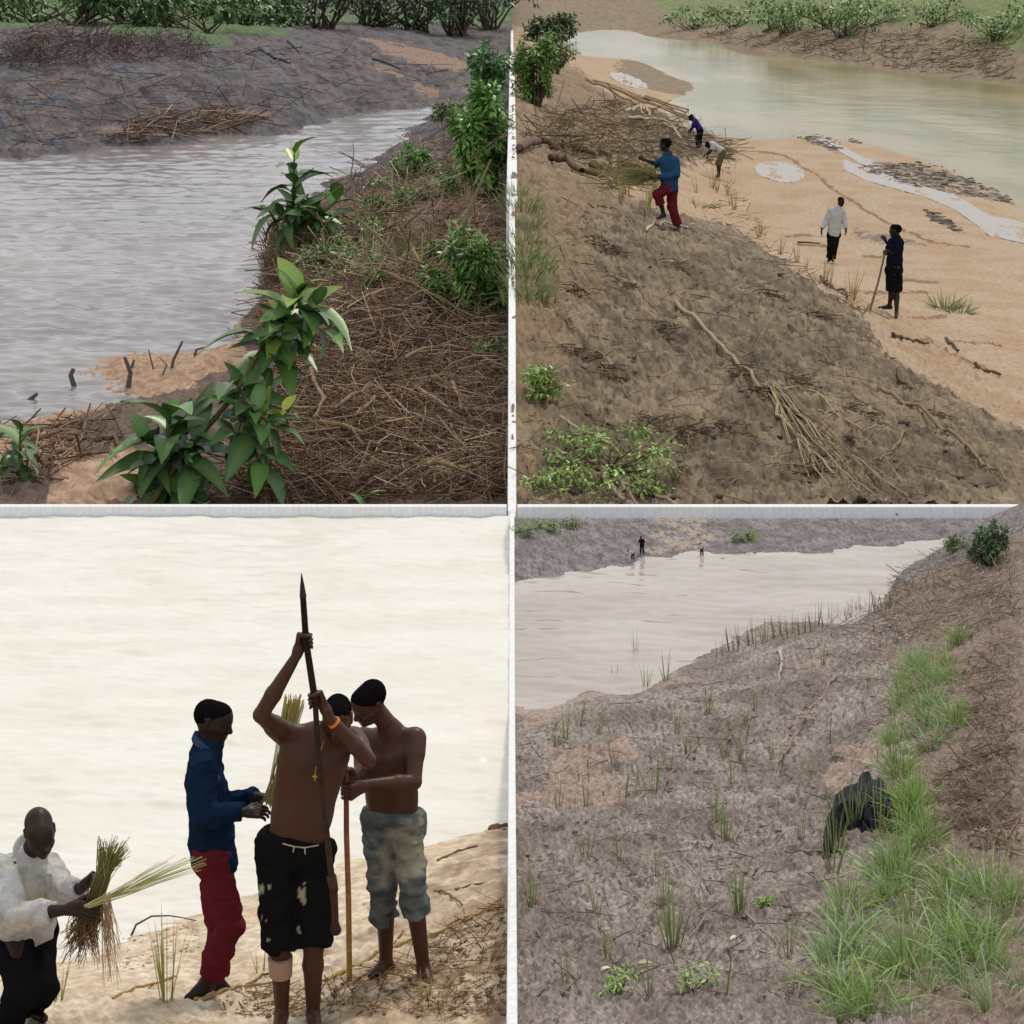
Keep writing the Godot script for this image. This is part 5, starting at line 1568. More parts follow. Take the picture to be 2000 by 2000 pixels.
func build_a() -> void:
	# roots and branches stranded on the far bank
	var dark := [Color(0.09, 0.07, 0.065), Color(0.13, 0.1, 0.095), Color(0.17, 0.13, 0.12), Color(0.22, 0.15, 0.11)]
	var brown := [Color(0.31, 0.19, 0.12), Color(0.21, 0.125, 0.08), Color(0.43, 0.3, 0.2), Color(0.13, 0.08, 0.055), Color(0.54, 0.4, 0.28)]
	twigs(A, poly([-60, 170, 1000, 130, 1300, 110, 1700, 220, 1600, 330, 1200, 385, 800, 450, 400, 500, -60, 530]), 520, Vector2(0.8, 4.0), Vector2(0.008, 0.026), 0.2, 0.04, Vector3(0.8, 0.02, 0.6), 0.95, dark, "stranded_roots", "tangle of dark roots and branches stranded across the grey far bank", "roots")
	twigs(A, poly([380, 470, 560, 390, 720, 370, 900, 380, 1000, 400, 820, 460, 500, 500]), 200, Vector2(0.8, 2.8), Vector2(0.015, 0.045), 0.3, 0.35, Vector3(0.9, 0.2, 0.3), 0.6, brown, "brushwood_heap", "brown heap of brushwood at the waterline of the far bank", "brushwood")
	twigs(A, poly([-60, 130, 60, 80, 560, 85, 760, 120, 740, 175, 300, 190, -60, 210]), 800, Vector2(0.6, 2.2), Vector2(0.01, 0.03), 0.5, 0.9, Vector3(0.3, 0.9, 0.2), 0.6, dark, "dead_brush", "dark dead brush along the top of the grey far bank", "brush")
	for s in [[330, 82, 300, 100, 298, 150], [190, 120, 165, 152, 115, 152], [950, 150, 1010, 190, 1070, 205], [1060, 120, 1100, 160], [1390, 190, 1500, 230]]:
		stick(A, s, 0.09, 0.05, Color(0.3, 0.26, 0.24) if s[0] < 400 else Color(0.12, 0.1, 0.09), "bare_branch", "bare branch lying on the upper part of the grey far bank", "branch", "bare branches on the far bank", 0.2)
	# greenery beyond the far bank
	var gr := [Color(0.07, 0.15, 0.035), Color(0.1, 0.19, 0.05), Color(0.05, 0.11, 0.03)]
	var far := [[60, 30, 5.0, 2.6], [250, 45, 6.0, 2.2], [430, 40, 5.0, 3.0], [600, 35, 6.0, 2.4], [720, 60, 5.0, 1.6], [900, 45, 6.0, 1.8], [1020, 40, 4.0, 2.4]]
	for i in far.size():
		var q: Array = far[i]
		shrub(on(A, q[0], q[1]), Vector3(q[2], q[3], 3.0), 900, 0.55, gr, ["leftmost", "second from left", "third from left", "middle", "third from right", "second from right", "rightmost"][i] + " green shrub in the row topping the far grey bank", "green shrubs on top of the far bank")
	var dk := [Color(0.05, 0.1, 0.045), Color(0.065, 0.125, 0.05), Color(0.04, 0.08, 0.04)]
	var dt := [[1200, 60, 5.0, 3.5], [1380, 45, 6.0, 4.0], [1560, 60, 6.0, 4.0], [1720, 80, 4.5, 4.2], [1840, 60, 4.0, 4.0]]
	for i in 5:
		var q: Array = dt[i]
		shrub(on(A, q[0], q[1]), Vector3(q[2], q[3], 4.0), 1400, 0.5, dk, ["leftmost", "second", "middle", "fourth", "rightmost"][i] + " of five dense trees above the far bank", "trees above the far bank", "tree")
	# snags standing in the shallows
	var snags := [[[220, 1470, 0.0], [228, 1440, 0.0], [215, 1400, 0.0], [226, 1375, 0.0]], [[436, 1445, 0.0], [448, 1390, 0.0], [425, 1330, 0.0]], [[448, 1395, 0.0], [462, 1340, 0.0]], [[604, 1395, 0.0], [615, 1340, 0.0], [650, 1268, 0.0]], [[545, 1400, 0.0], [530, 1350, 0.0], [518, 1300, 0.0]], [[15, 1528, 0.0], [50, 1500, 0.0], [85, 1472, 0.0]], [[690, 1355, 0.0], [705, 1300, 0.0], [740, 1290, 0.0]], [[560, 1405, 0], [590, 1360, 0], [560, 1330, 0]]]
	var sl := ["short thick snag standing alone in the silver shallows", "forked dark snag by the sand spit", "upper prong beside the forked dark snag", "tall slanting dark stick at the sand spit's edge", "thin pale stick between two snags at the spit", "dark stick slanting out of water at the near left shore", "small dark root where sand spit meets the leaves", "thin bent twig between the snags"]
	for i in snags.size():
		var pts := PackedVector3Array()
		var b := on(A, snags[i][0][0], snags[i][0][1])
		var dd := -b.z
		for p in snags[i]: pts.append(zat(A, p[0], p[1], dd))
		pts[0].y = A.h(pts[0].x, dd) - 0.1
		var mb := MB.new()
		mb.tube(pts, [0.055, 0.055, 0.035, 0.035, 0.02, 0.055, 0.035, 0.02][i], [0.04, 0.03, 0.02, 0.022, 0.01, 0.035, 0.015, 0.008][i], 6, Color(0.16, 0.135, 0.125))
		one(mb, "snag", M.wood, pts[0], sl[i], "snag", "snags in the shallows")
	# sticks on the spit
	for s in [[90, 1740, 190, 1700, 270, 1640, 265, 1590], [150, 1650, 320, 1660, 400, 1680], [100, 1800, 130, 1730], [40, 1640, 200, 1600, 420, 1590], [60, 1660, 260, 1640]]:
		stick(A, s, 0.045, 0.03, Color(0.22, 0.14, 0.1), "driftwood_stick", "weathered driftwood stick lying on the sand spit", "stick", "driftwood sticks on the spit")
	twigs(A, poly([-80, 1620, 60, 1600, 420, 1560, 420, 1660, 200, 1740, 160, 1880, 120, 1890, -80, 1890]), 260, Vector2(0.3, 1.2), Vector2(0.006, 0.018), 0.3, 0.06, Vector3(0.8, 0, 0.5), 0.5, brown, "spit_litter", "brown twigs and bark littering the dark part of the spit", "litter")
	# the debris bank
	var pile := poly([960, 1160, 1150, 1080, 1420, 1080, 1560, 1130, 1800, 1230, 2000, 1300, 2000, 1900, 820, 1900, 780, 1880, 1000, 1700, 980, 1450, 930, 1330])
	twigs(A, pile, 5600, Vector2(0.4, 1.7), Vector2(0.004, 0.013), 0.8, 0.5, Vector3(0.8, 0.1, 0.5), 0.35, brown, "debris_heap", "big tangled heap of dead brown twigs and vines on near bank", "debris")
	twigs(A, poly([980, 900, 1100, 820, 1330, 640, 1560, 500, 1760, 430, 1960, 400, 1960, 1200, 1560, 1130, 1380, 1080, 980, 1100]), 2400, Vector2(0.5, 2.0), Vector2(0.006, 0.018), 0.5, 0.6, Vector3(0.5, 0.7, 0.3), 0.4, brown, "vine_tangle", "brown tangle of dead vines behind the big debris heap", "debris")
	# mats of dead straw hang over the edge of the bank
	var sm := MB.new()
	for i in 700:
		var q := sample(A, poly([965, 1080, 985, 900, 1060, 830, 1180, 850, 1150, 960, 1050, 1120]))
		twig(sm, q + Vector3(0, 0.1, 0), Vector3(rng.randfn() * 0.35, -1, rng.randfn() * 0.3).normalized(), rng.randf_range(0.6, 1.6), 0.009, 0.3, [Color(0.2, 0.14, 0.09), Color(0.13, 0.09, 0.06), Color(0.26, 0.19, 0.12)][i % 3])
	one(sm, "hanging_straw", M.wood, sm.v[0], "dead straw hanging over the water's edge below the upright leafy plant", "straw", "", "stuff")
	var br := [[[1240, 1650, 1380, 1540], 0], [[1330, 1670, 1400, 1600, 1510, 1560], 0], [[1180, 1700, 1520, 1690], 1], [[1450, 1130, 1640, 1190, 1800, 1280], 2], [[1600, 1890, 1700, 1880, 1800, 1870], 1], [[1200, 1290, 1330, 1250, 1500, 1260], 0], [[1520, 1440, 1650, 1400, 1760, 1410], 0], [[1300, 1360, 1420, 1330, 1480, 1400], 2], [[1560, 1560, 1700, 1680], 0], [[1050, 1780, 1300, 1770, 1420, 1790], 2], [[1150, 1480, 1200, 1600, 1160, 1680], 0], [[1700, 1540, 1740, 1640, 1900, 1680], 0]]
	for b in br:
		stick(A, b[0], 0.035, 0.022, [Color(0.34, 0.24, 0.16), Color(0.4, 0.28, 0.15), Color(0.24, 0.15, 0.09)][b[1]], "dead_branch", "long dead branch lying across the brown debris heap", "branch", "branches across the debris heap", 0.38)
	# bare saplings
	var sap := [[[[1505, 1095], [1490, 1010], [1470, 930], [1400, 850], [1330, 790], [1312, 700], [1308, 620]], "thin bare sapling bent towards the river above the debris"], [[[1640, 1085], [1670, 980], [1725, 850], [1775, 730], [1815, 640], [1850, 560]], "slim bare sapling leaning towards the bright green shrub"], [[[1545, 930], [1500, 830], [1520, 660]], "straight thin dry stalk between the two saplings"]]
	for s in sap:
		var b := on(A, s[0][0][0], s[0][0][1])
		var t := thing("bare_sapling", b, s[1], "sapling", "bare saplings")
		var pts := PackedVector3Array([b - Vector3(0, 0.3, 0)])
		for i in range(1, s[0].size()): pts.append(zat(A, s[0][i][0], s[0][i][1], -b.z))
		var mb := MB.new()
		mb.tube(pts, 0.055 if s[0].size() > 3 else 0.025, 0.018, 6, Color(0.3, 0.24, 0.15))
		put(mb, "trunk", M.wood, t)
		for k in 7:
			var p := pts[pts.size() - 1 - k % 3]
			var tb := MB.new()
			twig(tb, p + Vector3(0, 0.25, 0), Vector3(rng.randfn(), 0.8, rng.randfn()).normalized(), rng.randf_range(0.5, 1.1), 0.012, 0.4, Color(0.2, 0.15, 0.1))
			put(tb, "twig", M.wood, t)
	# leaves and shrubs of the near bank
	var dg := leaf_mesh(0.42, 0.3, Color(0.035, 0.1, 0.03), Color(0.05, 0.13, 0.035))
	var mg := leaf_mesh(0.44, 0.4, Color(0.06, 0.17, 0.035), Color(0.1, 0.23, 0.05))
	var yg := leaf_mesh(0.44, 0.35, Color(0.12, 0.25, 0.04), Color(0.25, 0.34, 0.06))
	var ld := leaf_mesh(0.38, 0.65, Color(0.045, 0.12, 0.04), Color(0.09, 0.16, 0.06))
	var yl := leaf_mesh(0.4, 0.3, Color(0.4, 0.42, 0.05), Color(0.5, 0.48, 0.06))
	var q0 := func(x, y, d): return zat(A, x, y, d)
	var d1 := 31.6
	leafy_plant(on(A, 480, 1915), [[on(A, 480, 1915) - Vector3(0, 0.2, 0), q0.call(640, 1725, d1), q0.call(850, 1480, d1 + 0.3), q0.call(935, 1330, d1 + 0.4), q0.call(1010, 1220, d1 + 0.5), q0.call(1090, 1110, d1 + 0.5)],
		[q0.call(590, 1780, d1), q0.call(595, 1650, d1 - 0.2), q0.call(590, 1540, d1 - 0.2)], [q0.call(850, 1480, d1 + 0.3), q0.call(960, 1560, d1), q0.call(1010, 1600, d1)]], 0.045,
		[[q0.call(1090, 1090, d1 + 0.5), 12, Vector3(0.2, 1, 0.2), 0.67, [mg, yg, yg]], [q0.call(1170, 1130, d1 + 0.4), 12, Vector3(0.8, 0.5, 0.3), 0.63, [mg, yg, dg]], [q0.call(1060, 1200, d1 + 0.4), 16, Vector3(0.3, 0.6, 0.5), 0.61, [dg, mg, dg]], [q0.call(1190, 1220, d1 + 0.3), 10, Vector3(0.7, -0.4, 0.3), 0.61, [dg, mg, ld]], [q0.call(980, 1290, d1 + 0.4), 10, Vector3(0.1, 0.5, 0.5), 0.55, [dg, ld]],
		[q0.call(600, 1560, d1 - 0.2), 14, Vector3(0, 1, 0.2), 0.73, [dg, mg, ld]], [q0.call(500, 1650, d1 - 0.1), 13, Vector3(-0.7, 0.5, 0.3), 0.71, [dg, ld, mg]], [q0.call(700, 1640, d1), 13, Vector3(0.4, 0.6, 0.4), 0.71, [dg, ld, mg]], [q0.call(540, 1760, d1 - 0.2), 14, Vector3(-0.3, -0.2, 0.6), 0.73, [dg, ld]], [q0.call(700, 1770, d1 - 0.2), 12, Vector3(0.3, -0.3, 0.6), 0.73, [dg, ld]], [q0.call(860, 1440, d1 + 0.3), 9, Vector3(-0.5, 0.6, 0.3), 0.61, [mg, dg]],
		[q0.call(930, 1540, d1), 10, Vector3(0.4, 0.6, 0.3), 0.63, [dg, mg]], [q0.call(1010, 1600, d1), 12, Vector3(0.7, 0, 0.3), 0.61, [mg, dg, yg]], [q0.call(920, 1650, d1), 10, Vector3(0.1, -0.6, 0.4), 0.63, [dg, ld]], [q0.call(1040, 1540, d1), 4, Vector3(0.8, 0.8, 0.1), 0.37, [yl, yl]], [q0.call(960, 1760, d1 - 0.1), 8, Vector3(0.2, -0.5, 0.4), 0.55, [mg, dg]], [q0.call(650, 1880, d1 - 0.3), 8, Vector3(0.5, -0.2, 0.5), 0.61, [mg, ld]], [q0.call(480, 1880, d1 - 0.3), 8, Vector3(-0.3, -0.1, 0.5), 0.61, [mg, dg]]],
		"big leaning plant with long green leaves in front of the debris heap")
	add_leaf(get_node("leafy_plant"), ld, q0.call(950, 1250, d1 + 0.4), Vector3(-1, 0.28, 0.1), Vector3.UP, 0.72)
	var d3 := 52.0
	leafy_plant(on(A, 1040, 890), [[on(A, 1040, 890) - Vector3(0, 0.3, 0), q0.call(1080, 760, d3), q0.call(1085, 540, d3)], [on(A, 1040, 890), q0.call(1160, 800, d3), q0.call(1250, 720, d3)], [on(A, 1040, 890), q0.call(1010, 800, d3), q0.call(990, 760, d3)]], 0.05,
		[[q0.call(1085, 540, d3), 5, Vector3(0, 1, 0), 0.75, [mg, yg]], [q0.call(1085, 640, d3), 9, Vector3(0, 1, 0.2), 0.85, [dg, mg]], [q0.call(1085, 730, d3), 11, Vector3(0, 0.7, 0.5), 0.9, [dg, dg, mg]], [q0.call(1000, 770, d3), 8, Vector3(-0.7, 0.3, 0.3), 0.75, [dg, ld]], [q0.call(1070, 820, d3), 9, Vector3(-0.1, 0.1, 0.7), 0.85, [dg, ld]], [q0.call(1160, 800, d3), 9, Vector3(0.4, 0.3, 0.5), 0.75, [dg, mg]], [q0.call(1250, 720, d3), 8, Vector3(0.5, 0.8, 0.1), 0.65, [mg, mg, dg]], [q0.call(1220, 800, d3), 8, Vector3(0.4, 0, 0.6), 0.7, [mg, dg]]],
		"upright dark leafy plant standing out against the silver river")
	leafy_plant(on(A, 10, 1850), [[on(A, 10, 1850), q0.call(15, 1750, 32.0), q0.call(20, 1620, 32.0)]], 0.04, [[q0.call(20, 1620, 32.0), 6, Vector3(0.1, 1, 0), 0.5, [mg, dg]], [q0.call(40, 1690, 32.0), 6, Vector3(0.7, 0.2, 0.3), 0.5, [dg, ld]], [q0.call(10, 1740, 32.0), 5, Vector3(0.1, -0.4, 0.4), 0.45, [dg]]], "dark leafy plant cut by the left edge beside the sand spit")
	leafy_plant(on(A, 1350, 1925), [[on(A, 1350, 1925), q0.call(1350, 1900, 31.0)]], 0.02, [[q0.call(1350, 1895, 31.0), 6, Vector3(0, 1, 0.2), 0.32, [mg, yg]]], "small bright leafy sprig at the foot of the debris heap")
	var g1 := [Color(0.15, 0.32, 0.06), Color(0.21, 0.38, 0.08), Color(0.1, 0.23, 0.05)]
	var g2 := [Color(0.12, 0.25, 0.05), Color(0.17, 0.32, 0.065), Color(0.08, 0.17, 0.045), Color(0.24, 0.26, 0.09)]
	var gb2 := [Color(0.11, 0.24, 0.08), Color(0.14, 0.28, 0.1), Color(0.08, 0.18, 0.06)]
	var gs3 := [Color(0.14, 0.2, 0.06), Color(0.1, 0.17, 0.05), Color(0.24, 0.2, 0.1)]
	var G := "green shrubs on the debris bank"
	shrub_at(A, 1830, 730, 230, 480, 4200, 0.24, g1, "tall bright green shrub at the bank's far right", G, "shrub", 34)
	shrub_at(A, 1850, 350, 170, 300, 2200, 0.3, gb2, "slender bluish green shrub behind the tall bright one", G, "shrub", 26)
	shrub_at(A, 1760, 1200, 330, 380, 4200, 0.15, g2, "wide green bush right of the leaning sapling", G, "shrub", 34)
	shrub_at(A, 1640, 1010, 150, 130, 900, 0.12, g2, "low bush between leaning sapling and wide green bush", G)
	shrub_at(A, 1540, 660, 190, 170, 1300, 0.14, g1, "small light green bush near the river edge of vine tangle", G)
	shrub_at(A, 1690, 720, 130, 110, 700, 0.16, g1, "small vivid green bush left of tall bright shrub", G)
	shrub_at(A, 1430, 790, 150, 100, 600, 0.13, g2, "tiny green bush beside the bent bare sapling", G)
	shrub_at(A, 1230, 1020, 360, 190, 2000, 0.11, gs3, "low straggling green bush behind the big leaning plant", G, "shrub", 22)
	shrub_at(A, 1390, 1110, 90, 70, 300, 0.12, g2, "small green sprig at the foot of the bent sapling", G)
	shrub_at(A, 1850, 1370, 160, 120, 700, 0.1, g2, "low green sprouts at right edge of debris heap", G)
	shrub_at(A, 1700, 430, 150, 110, 800, 0.2, gs3, "pale straggly bush at the river end of the bank", G)
	shrub_at(A, 1510, 760, 120, 100, 400, 0.14, g1, "small bush in front of the straight dry stalk", G)
	var dry := [tuft_mesh(40, 0.9, 0.02, 0.16, 0.9, 1.2, Color(0.3, 0.22, 0.12), Color(0.46, 0.36, 0.22)), tuft_mesh(40, 0.8, 0.02, 0.16, 0.9, 1.2, Color(0.16, 0.2, 0.07), Color(0.28, 0.32, 0.12)), tuft_mesh(30, 0.7, 0.018, 0.2, 1.2, 1.4, Color(0.2, 0.15, 0.1), Color(0.34, 0.26, 0.17))]
	for i in 44:
		var sq := sample(A, poly([1000, 960, 1120, 850, 1350, 680, 1560, 540, 1760, 470, 1960, 420, 1960, 1250, 1600, 1130, 1150, 1130]))
		place_mesh("grass_tuft", dry[i % 3], M.grass, sq, rng.randf() * TAU, rng.randf_range(0.6, 1.25), "%s grass tuft amid the dead vines on the bank" % ["straw coloured", "green", "withered brown"][i % 3], "grass tuft", "%s tufts amid the vines" % ["straw coloured", "green", "withered"][i % 3])
	for i in 12:
		var sq := sample(A, poly([1080, 900, 1350, 700, 1560, 560, 1720, 520, 1720, 760, 1600, 900, 1460, 1050, 1150, 1080]))
		shrub(sq, Vector3(0.45, 0.3, 0.45) * rng.randf_range(0.7, 1.3), 220, 0.13, g1 if i % 2 == 0 else gs3, "small green sprout amid the dead vines on the bank", "sprouts amid the dead vines", "shrub", 9)
	shrub_at(A, 1615, 1140, 70, 100, 160, 0.16, [Color(0.3, 0.09, 0.05), Color(0.24, 0.08, 0.045)], "clump of dead red brown leaves at foot of leaning sapling", "dead leaves on the debris bank")

func build_b() -> void:
	var pale := Color(0.46, 0.36, 0.23)
	var tan := Color(0.34, 0.25, 0.15)
	var darkc := Color(0.16, 0.11, 0.07)
	# single long sticks on the mud slope
	stick(B, [640, 1130, 720, 1210, 820, 1300, 900, 1390, 970, 1440], 0.0328, 0.0255, pale, "long_vine", "long pale vine running down the mud slope to the stalk bundle", "vine")
	stick(B, [1430, 1460, 1530, 1530, 1650, 1600, 1760, 1680, 1830, 1770, 1910, 1830], 0.0319, 0.0200, tan, "long_branch", "long bent branch lying alone on the mud at lower right", "branch")
	stick(B, [185, 1575, 330, 1650, 440, 1750, 500, 1820, 640, 1925], 0.0243, 0.0182, pale, "pale_stick", "long pale stick crossing the green weeds at the bottom", "stick")
	stick(B, [355, 1800, 390, 1860, 440, 1930], 0.0281, 0.0237, Color(0.42, 0.34, 0.24), "pale_stick", "thick pale stick ending under the weeds, the left of two", "stick")
	stick(B, [400, 1815, 440, 1860, 500, 1925], 0.0243, 0.0200, Color(0.42, 0.34, 0.24), "pale_stick", "thick pale stick ending under the weeds, the right of two", "stick")
	stick(B, [525, 850, 545, 832, 580, 820, 640, 828, 710, 832], 0.0281, 0.0182, Color(0.62, 0.52, 0.38), "pale_stick", "whitish forked stick at the striding person's foot", "stick")
	stick(B, [1530, 1630, 1490, 1680, 1470, 1720, 1400, 1752], 0.0187, 0.0109, tan, "curved_twig", "thin curved twig hooked beside the stalk bundle", "twig")
	stick(B, [1060, 1470, 1130, 1470, 1250, 1545, 1340, 1610, 1390, 1632, 1450, 1618], 0.0169, 0.0109, pale, "curved_twig", "thin wavy twig branching right from the stalk bundle", "twig")
	stick(B, [1190, 1552, 1240, 1548, 1300, 1572], 0.0187, 0.0109, pale, "curved_twig", "short arched twig on mud just right of the stalk bundle", "twig")
	stick(B, [300, 745, 360, 750, 430, 790, 470, 850], 0.0225, 0.0127, tan, "curved_twig", "curving vine on the slope left of the striding person", "twig")
	for s in [[190, 900, 230, 1000, 265, 1080], [240, 960, 330, 1060], [60, 560, 150, 590, 260, 640], [440, 890, 560, 930], [270, 800, 330, 860, 400, 920], [500, 1070, 560, 1150, 640, 1230], [120, 1100, 230, 1230, 300, 1310], [60, 1750, 70, 1800], [70, 1830, 200, 1900], [1170, 1310, 1260, 1370], [560, 1200, 480, 1160], [330, 1320, 420, 1420], [880, 1360, 920, 1440], [640, 1640, 560, 1680, 500, 1690]]:
		stick(B, s, 0.012, 0.006, tan, "slope_twig", "thin brown twig lying on the brown mud slope", "twig", "thin twigs on the mud slope")
	# bundle of split stalks
	var bs := thing("stalk_bundle", on(B, 990, 1450), "fanned bundle of long pale stalks lying down the mud slope", "stalk bundle")
	for i in 18:
		var t := i / 17.0
		var p0 := on(B, 975 + rng.randf() * 30, 1430 + rng.randf() * 30)
		var pm := on(B, lerpf(1040, 1180, t) + rng.randf_range(-15, 15), lerpf(1600, 1580, t) + rng.randf_range(-15, 15))
		var p1 := on(B, lerpf(1200, 1560, t) + rng.randf_range(-40, 30), lerpf(1800, 1900, t) + rng.randf_range(-60, 40))
		var pts := PackedVector3Array()
		for k in 9:
			var s := k / 8.0
			var q := p0.lerp(pm, s).lerp(pm.lerp(p1, s), s)
			q.x += nz1.get_noise_1d(k * 5.0 + i * 31.0) * 0.06
			pts.append(drop_to(B, q, 0.04 + rng.randf() * 0.04))
		var mb := MB.new()
		var c: Color = [pale, tan, Color(0.26, 0.19, 0.11)][i % 3]
		mb.tube(pts, 0.012, 0.007, 5, c)
		put(mb, "stalk", M.wood, bs)
	var fork := MB.new()
	stick(B, [1000, 1460, 1030, 1530, 1030, 1570, 1100, 1640, 1180, 1720, 1240, 1795], 0.028, 0.018, pale, "pale_stick", "whitish crooked stick along the near side of the stalk bundle", "stick")
	# driftwood pile with poles and a hoop of vine
	twigs(B, poly([40, 480, 150, 380, 420, 330, 640, 390, 860, 500, 860, 560, 640, 570, 420, 560, 200, 590]), 900, Vector2(0.5, 2.4), Vector2(0.008, 0.025), 0.35, 0.15, Vector3(0.8, 0, 0.55), 0.6, [Color(0.26, 0.18, 0.1), Color(0.16, 0.11, 0.07), Color(0.36, 0.27, 0.17), Color(0.2, 0.15, 0.09)], "driftwood_heap", "wide heap of grey brown driftwood and twigs above the striding person", "driftwood")
	for s in [[290, 290, 400, 345, 480, 390], [320, 296, 500, 350, 690, 440], [400, 310, 560, 365, 680, 410], [430, 330, 620, 400, 690, 430], [340, 310, 520, 380], [520, 345, 690, 400]]:
		stick(B, s, 0.07, 0.045, Color(0.46, 0.33, 0.2), "driftwood_pole", "long straight tan pole lying on the driftwood heap", "pole", "poles on the driftwood heap", 0.35)
	for s in [[445, 430, 490, 412, 530, 420], [450, 462, 540, 460, 600, 470, 640, 500], [500, 410, 505, 440], [525, 415, 535, 450], [590, 480, 630, 500, 660, 540]]:
		stick(B, s, 0.06, 0.05, Color(0.56, 0.46, 0.31), "bleached_branch", "short bleached branch sticking out of the driftwood heap", "branch", "bleached branches on the driftwood heap", 0.5)
	var hoop := PackedVector3Array()
	var hc := on(B, 605, 445)
	for i in 21:
		var an := TAU * i / 20.0 + 0.3
		hoop.append(zat(B, 605 + cos(an) * 27, 437 + sin(an) * 22, -hc.z + sin(an) * 0.3))
	var hb := MB.new()
	for i in 20: hb.tube(PackedVector3Array([hoop[i], hoop[i + 1]]), 0.06, 0.06, 6, Color(0.5, 0.4, 0.25))
	one(hb, "vine_hoop", M.wood, hc, "round hoop of pale vine on the driftwood heap", "vine")
	stick(B, [310, 605, 420, 600, 500, 598, 560, 605], 0.13, 0.1, Color(0.3, 0.21, 0.12), "driftwood_log", "thick brown log just left of the striding person", "log", "", 0.05)
	stick(B, [150, 580, 210, 590, 270, 630, 330, 645], 0.1, 0.06, Color(0.2, 0.13, 0.08), "driftwood_log", "dark curved root left of the thick brown log", "root", "", 0.05)
	stick(B, [200, 525, 280, 545, 390, 575], 0.12, 0.07, Color(0.17, 0.115, 0.075), "driftwood_log", "dark root half buried below the driftwood heap", "root", "", 0.05)
	stick(B, [30, 540, 110, 525, 180, 550], 0.1, 0.07, Color(0.18, 0.12, 0.08), "driftwood_log", "dark root at the left edge below the driftwood", "root", "", 0.05)
	twigs(B, poly([300, 600, 560, 590, 560, 670, 360, 690]), 300, Vector2(0.4, 1.6), Vector2(0.01, 0.02), 0.3, 0.3, Vector3(0.9, 0.1, 0.3), 0.6, [Color(0.2, 0.16, 0.07), Color(0.3, 0.24, 0.12)], "dry_grass_mat", "mat of dry grass stalks in front of the striding person", "dry grass")
	# dark debris on the sand
	for q in [[[780, 370, 960, 365, 1120, 420, 1290, 500, 1270, 530, 1090, 470, 900, 420], "band of dark mud clods between sand bar and water"], [[1330, 590, 1600, 570, 1900, 640, 1940, 730, 1700, 690, 1480, 650], "dark debris strewn along the shallow channel at right"], [[1780, 565, 1860, 560, 1900, 640, 1800, 610], "dark lump of roots at the water's edge far right"], [[1600, 750, 1690, 790, 1750, 840, 1720, 845, 1620, 790], "dark streak of washed up debris on the sand at right"], [[1300, 470, 1350, 475, 1360, 500, 1310, 495], "small dark mud lump in the shallow water"]]:
		clods(B, poly(q[0]), 420 if q[0].size() > 10 else 60, Vector2(0.03, 0.2), [Color(0.1, 0.08, 0.065), Color(0.15, 0.115, 0.09), Color(0.2, 0.16, 0.12)], "debris_clods", q[1], M.mud_b)
	clods(B, poly([60, 700, 560, 780, 900, 840, 1300, 1130, 1500, 1350, 1900, 1900, 60, 1900]), 260, Vector2(0.015, 0.07), [Color(0.15, 0.11, 0.075), Color(0.21, 0.155, 0.1), Color(0.12, 0.085, 0.06)], "mud_clods", "dark clods scattered over the brown mud slope", M.mud_b)
	twigs(B, poly([20, 700, 560, 780, 900, 840, 1300, 1130, 1500, 1350, 1900, 1700, 1900, 1910, 20, 1910]), 1100, Vector2(0.1, 0.7), Vector2(0.003, 0.009), 0.5, 0.03, Vector3(0.5, 0, 0.85), 0.7, [Color(0.26, 0.19, 0.12), Color(0.14, 0.1, 0.06), Color(0.36, 0.28, 0.18)], "slope_litter", "fine twigs and straw littering the brown mud slope", "litter")
	twigs(B, poly([820, 500, 870, 480, 900, 560, 840, 640, 1000, 860, 1140, 1020, 1380, 1140, 1400, 1180, 1260, 1120, 980, 930, 860, 830, 760, 800, 800, 780]), 170, Vector2(0.2, 0.9), Vector2(0.006, 0.014), 0.4, 0.04, Vector3(0.6, 0, 0.8), 0.8, [Color(0.3, 0.23, 0.12), Color(0.16, 0.11, 0.07)], "strand_line", "line of straw where the mud slope meets the sand", "litter")
	for s in [[1480, 1262, 1540, 1268, 1620, 1285], [1200, 1040, 1250, 1080, 1300, 1120], [1500, 1390, 1510, 1430, 1560, 1470], [1690, 1270, 1740, 1320], [1110, 890, 1200, 895], [1800, 1370, 1905, 1415]]:
		stick(B, s, 0.035, 0.02, darkc, "dark_driftwood", "dark driftwood piece lying flat on the sand edge", "driftwood", "dark driftwood on the sand")
	for q in [[380, 1410], [240, 1085], [870, 1615], [905, 1400], [1000, 1100], [955, 1475], [1360, 1540], [1150, 1790], [700, 1640], [560, 1595], [640, 990], [430, 1060], [1200, 1190], [600, 1225], [330, 890], [400, 930], [1640, 1560], [1120, 1420], [260, 1330], [850, 880]]:
		var rc := MB.new()
		var cc := on(B, q[0], q[1])
		for i in 34:
			var o := Vector3(clampf(rng.randfn(), -1.5, 1.5) * 0.13, 0, clampf(rng.randfn(), -1.5, 1.5) * 0.17)
			var col: Color = [Color(0.09, 0.06, 0.04), Color(0.17, 0.115, 0.07), Color(0.3, 0.22, 0.14)][i % 3]
			twig(rc, drop_to(B, cc + o, 0.03 * rng.randf()), Vector3(rng.randfn(), 0.15 * rng.randfn(), rng.randfn()).normalized(), rng.randf_range(0.12, 0.5), rng.randf_range(0.005, 0.014), 0.6, col)
		one(rc, "root_cluster", M.wood, cc, "small dark tangle of roots in the brown mud slope", "roots", "root tangles on the mud slope")
	# planted slips and a green cut clump
	var slip := tuft_mesh(9, 0.75, 0.02, 0.05, 0.35, 0.15, Color(0.3, 0.22, 0.08), Color(0.36, 0.3, 0.1))
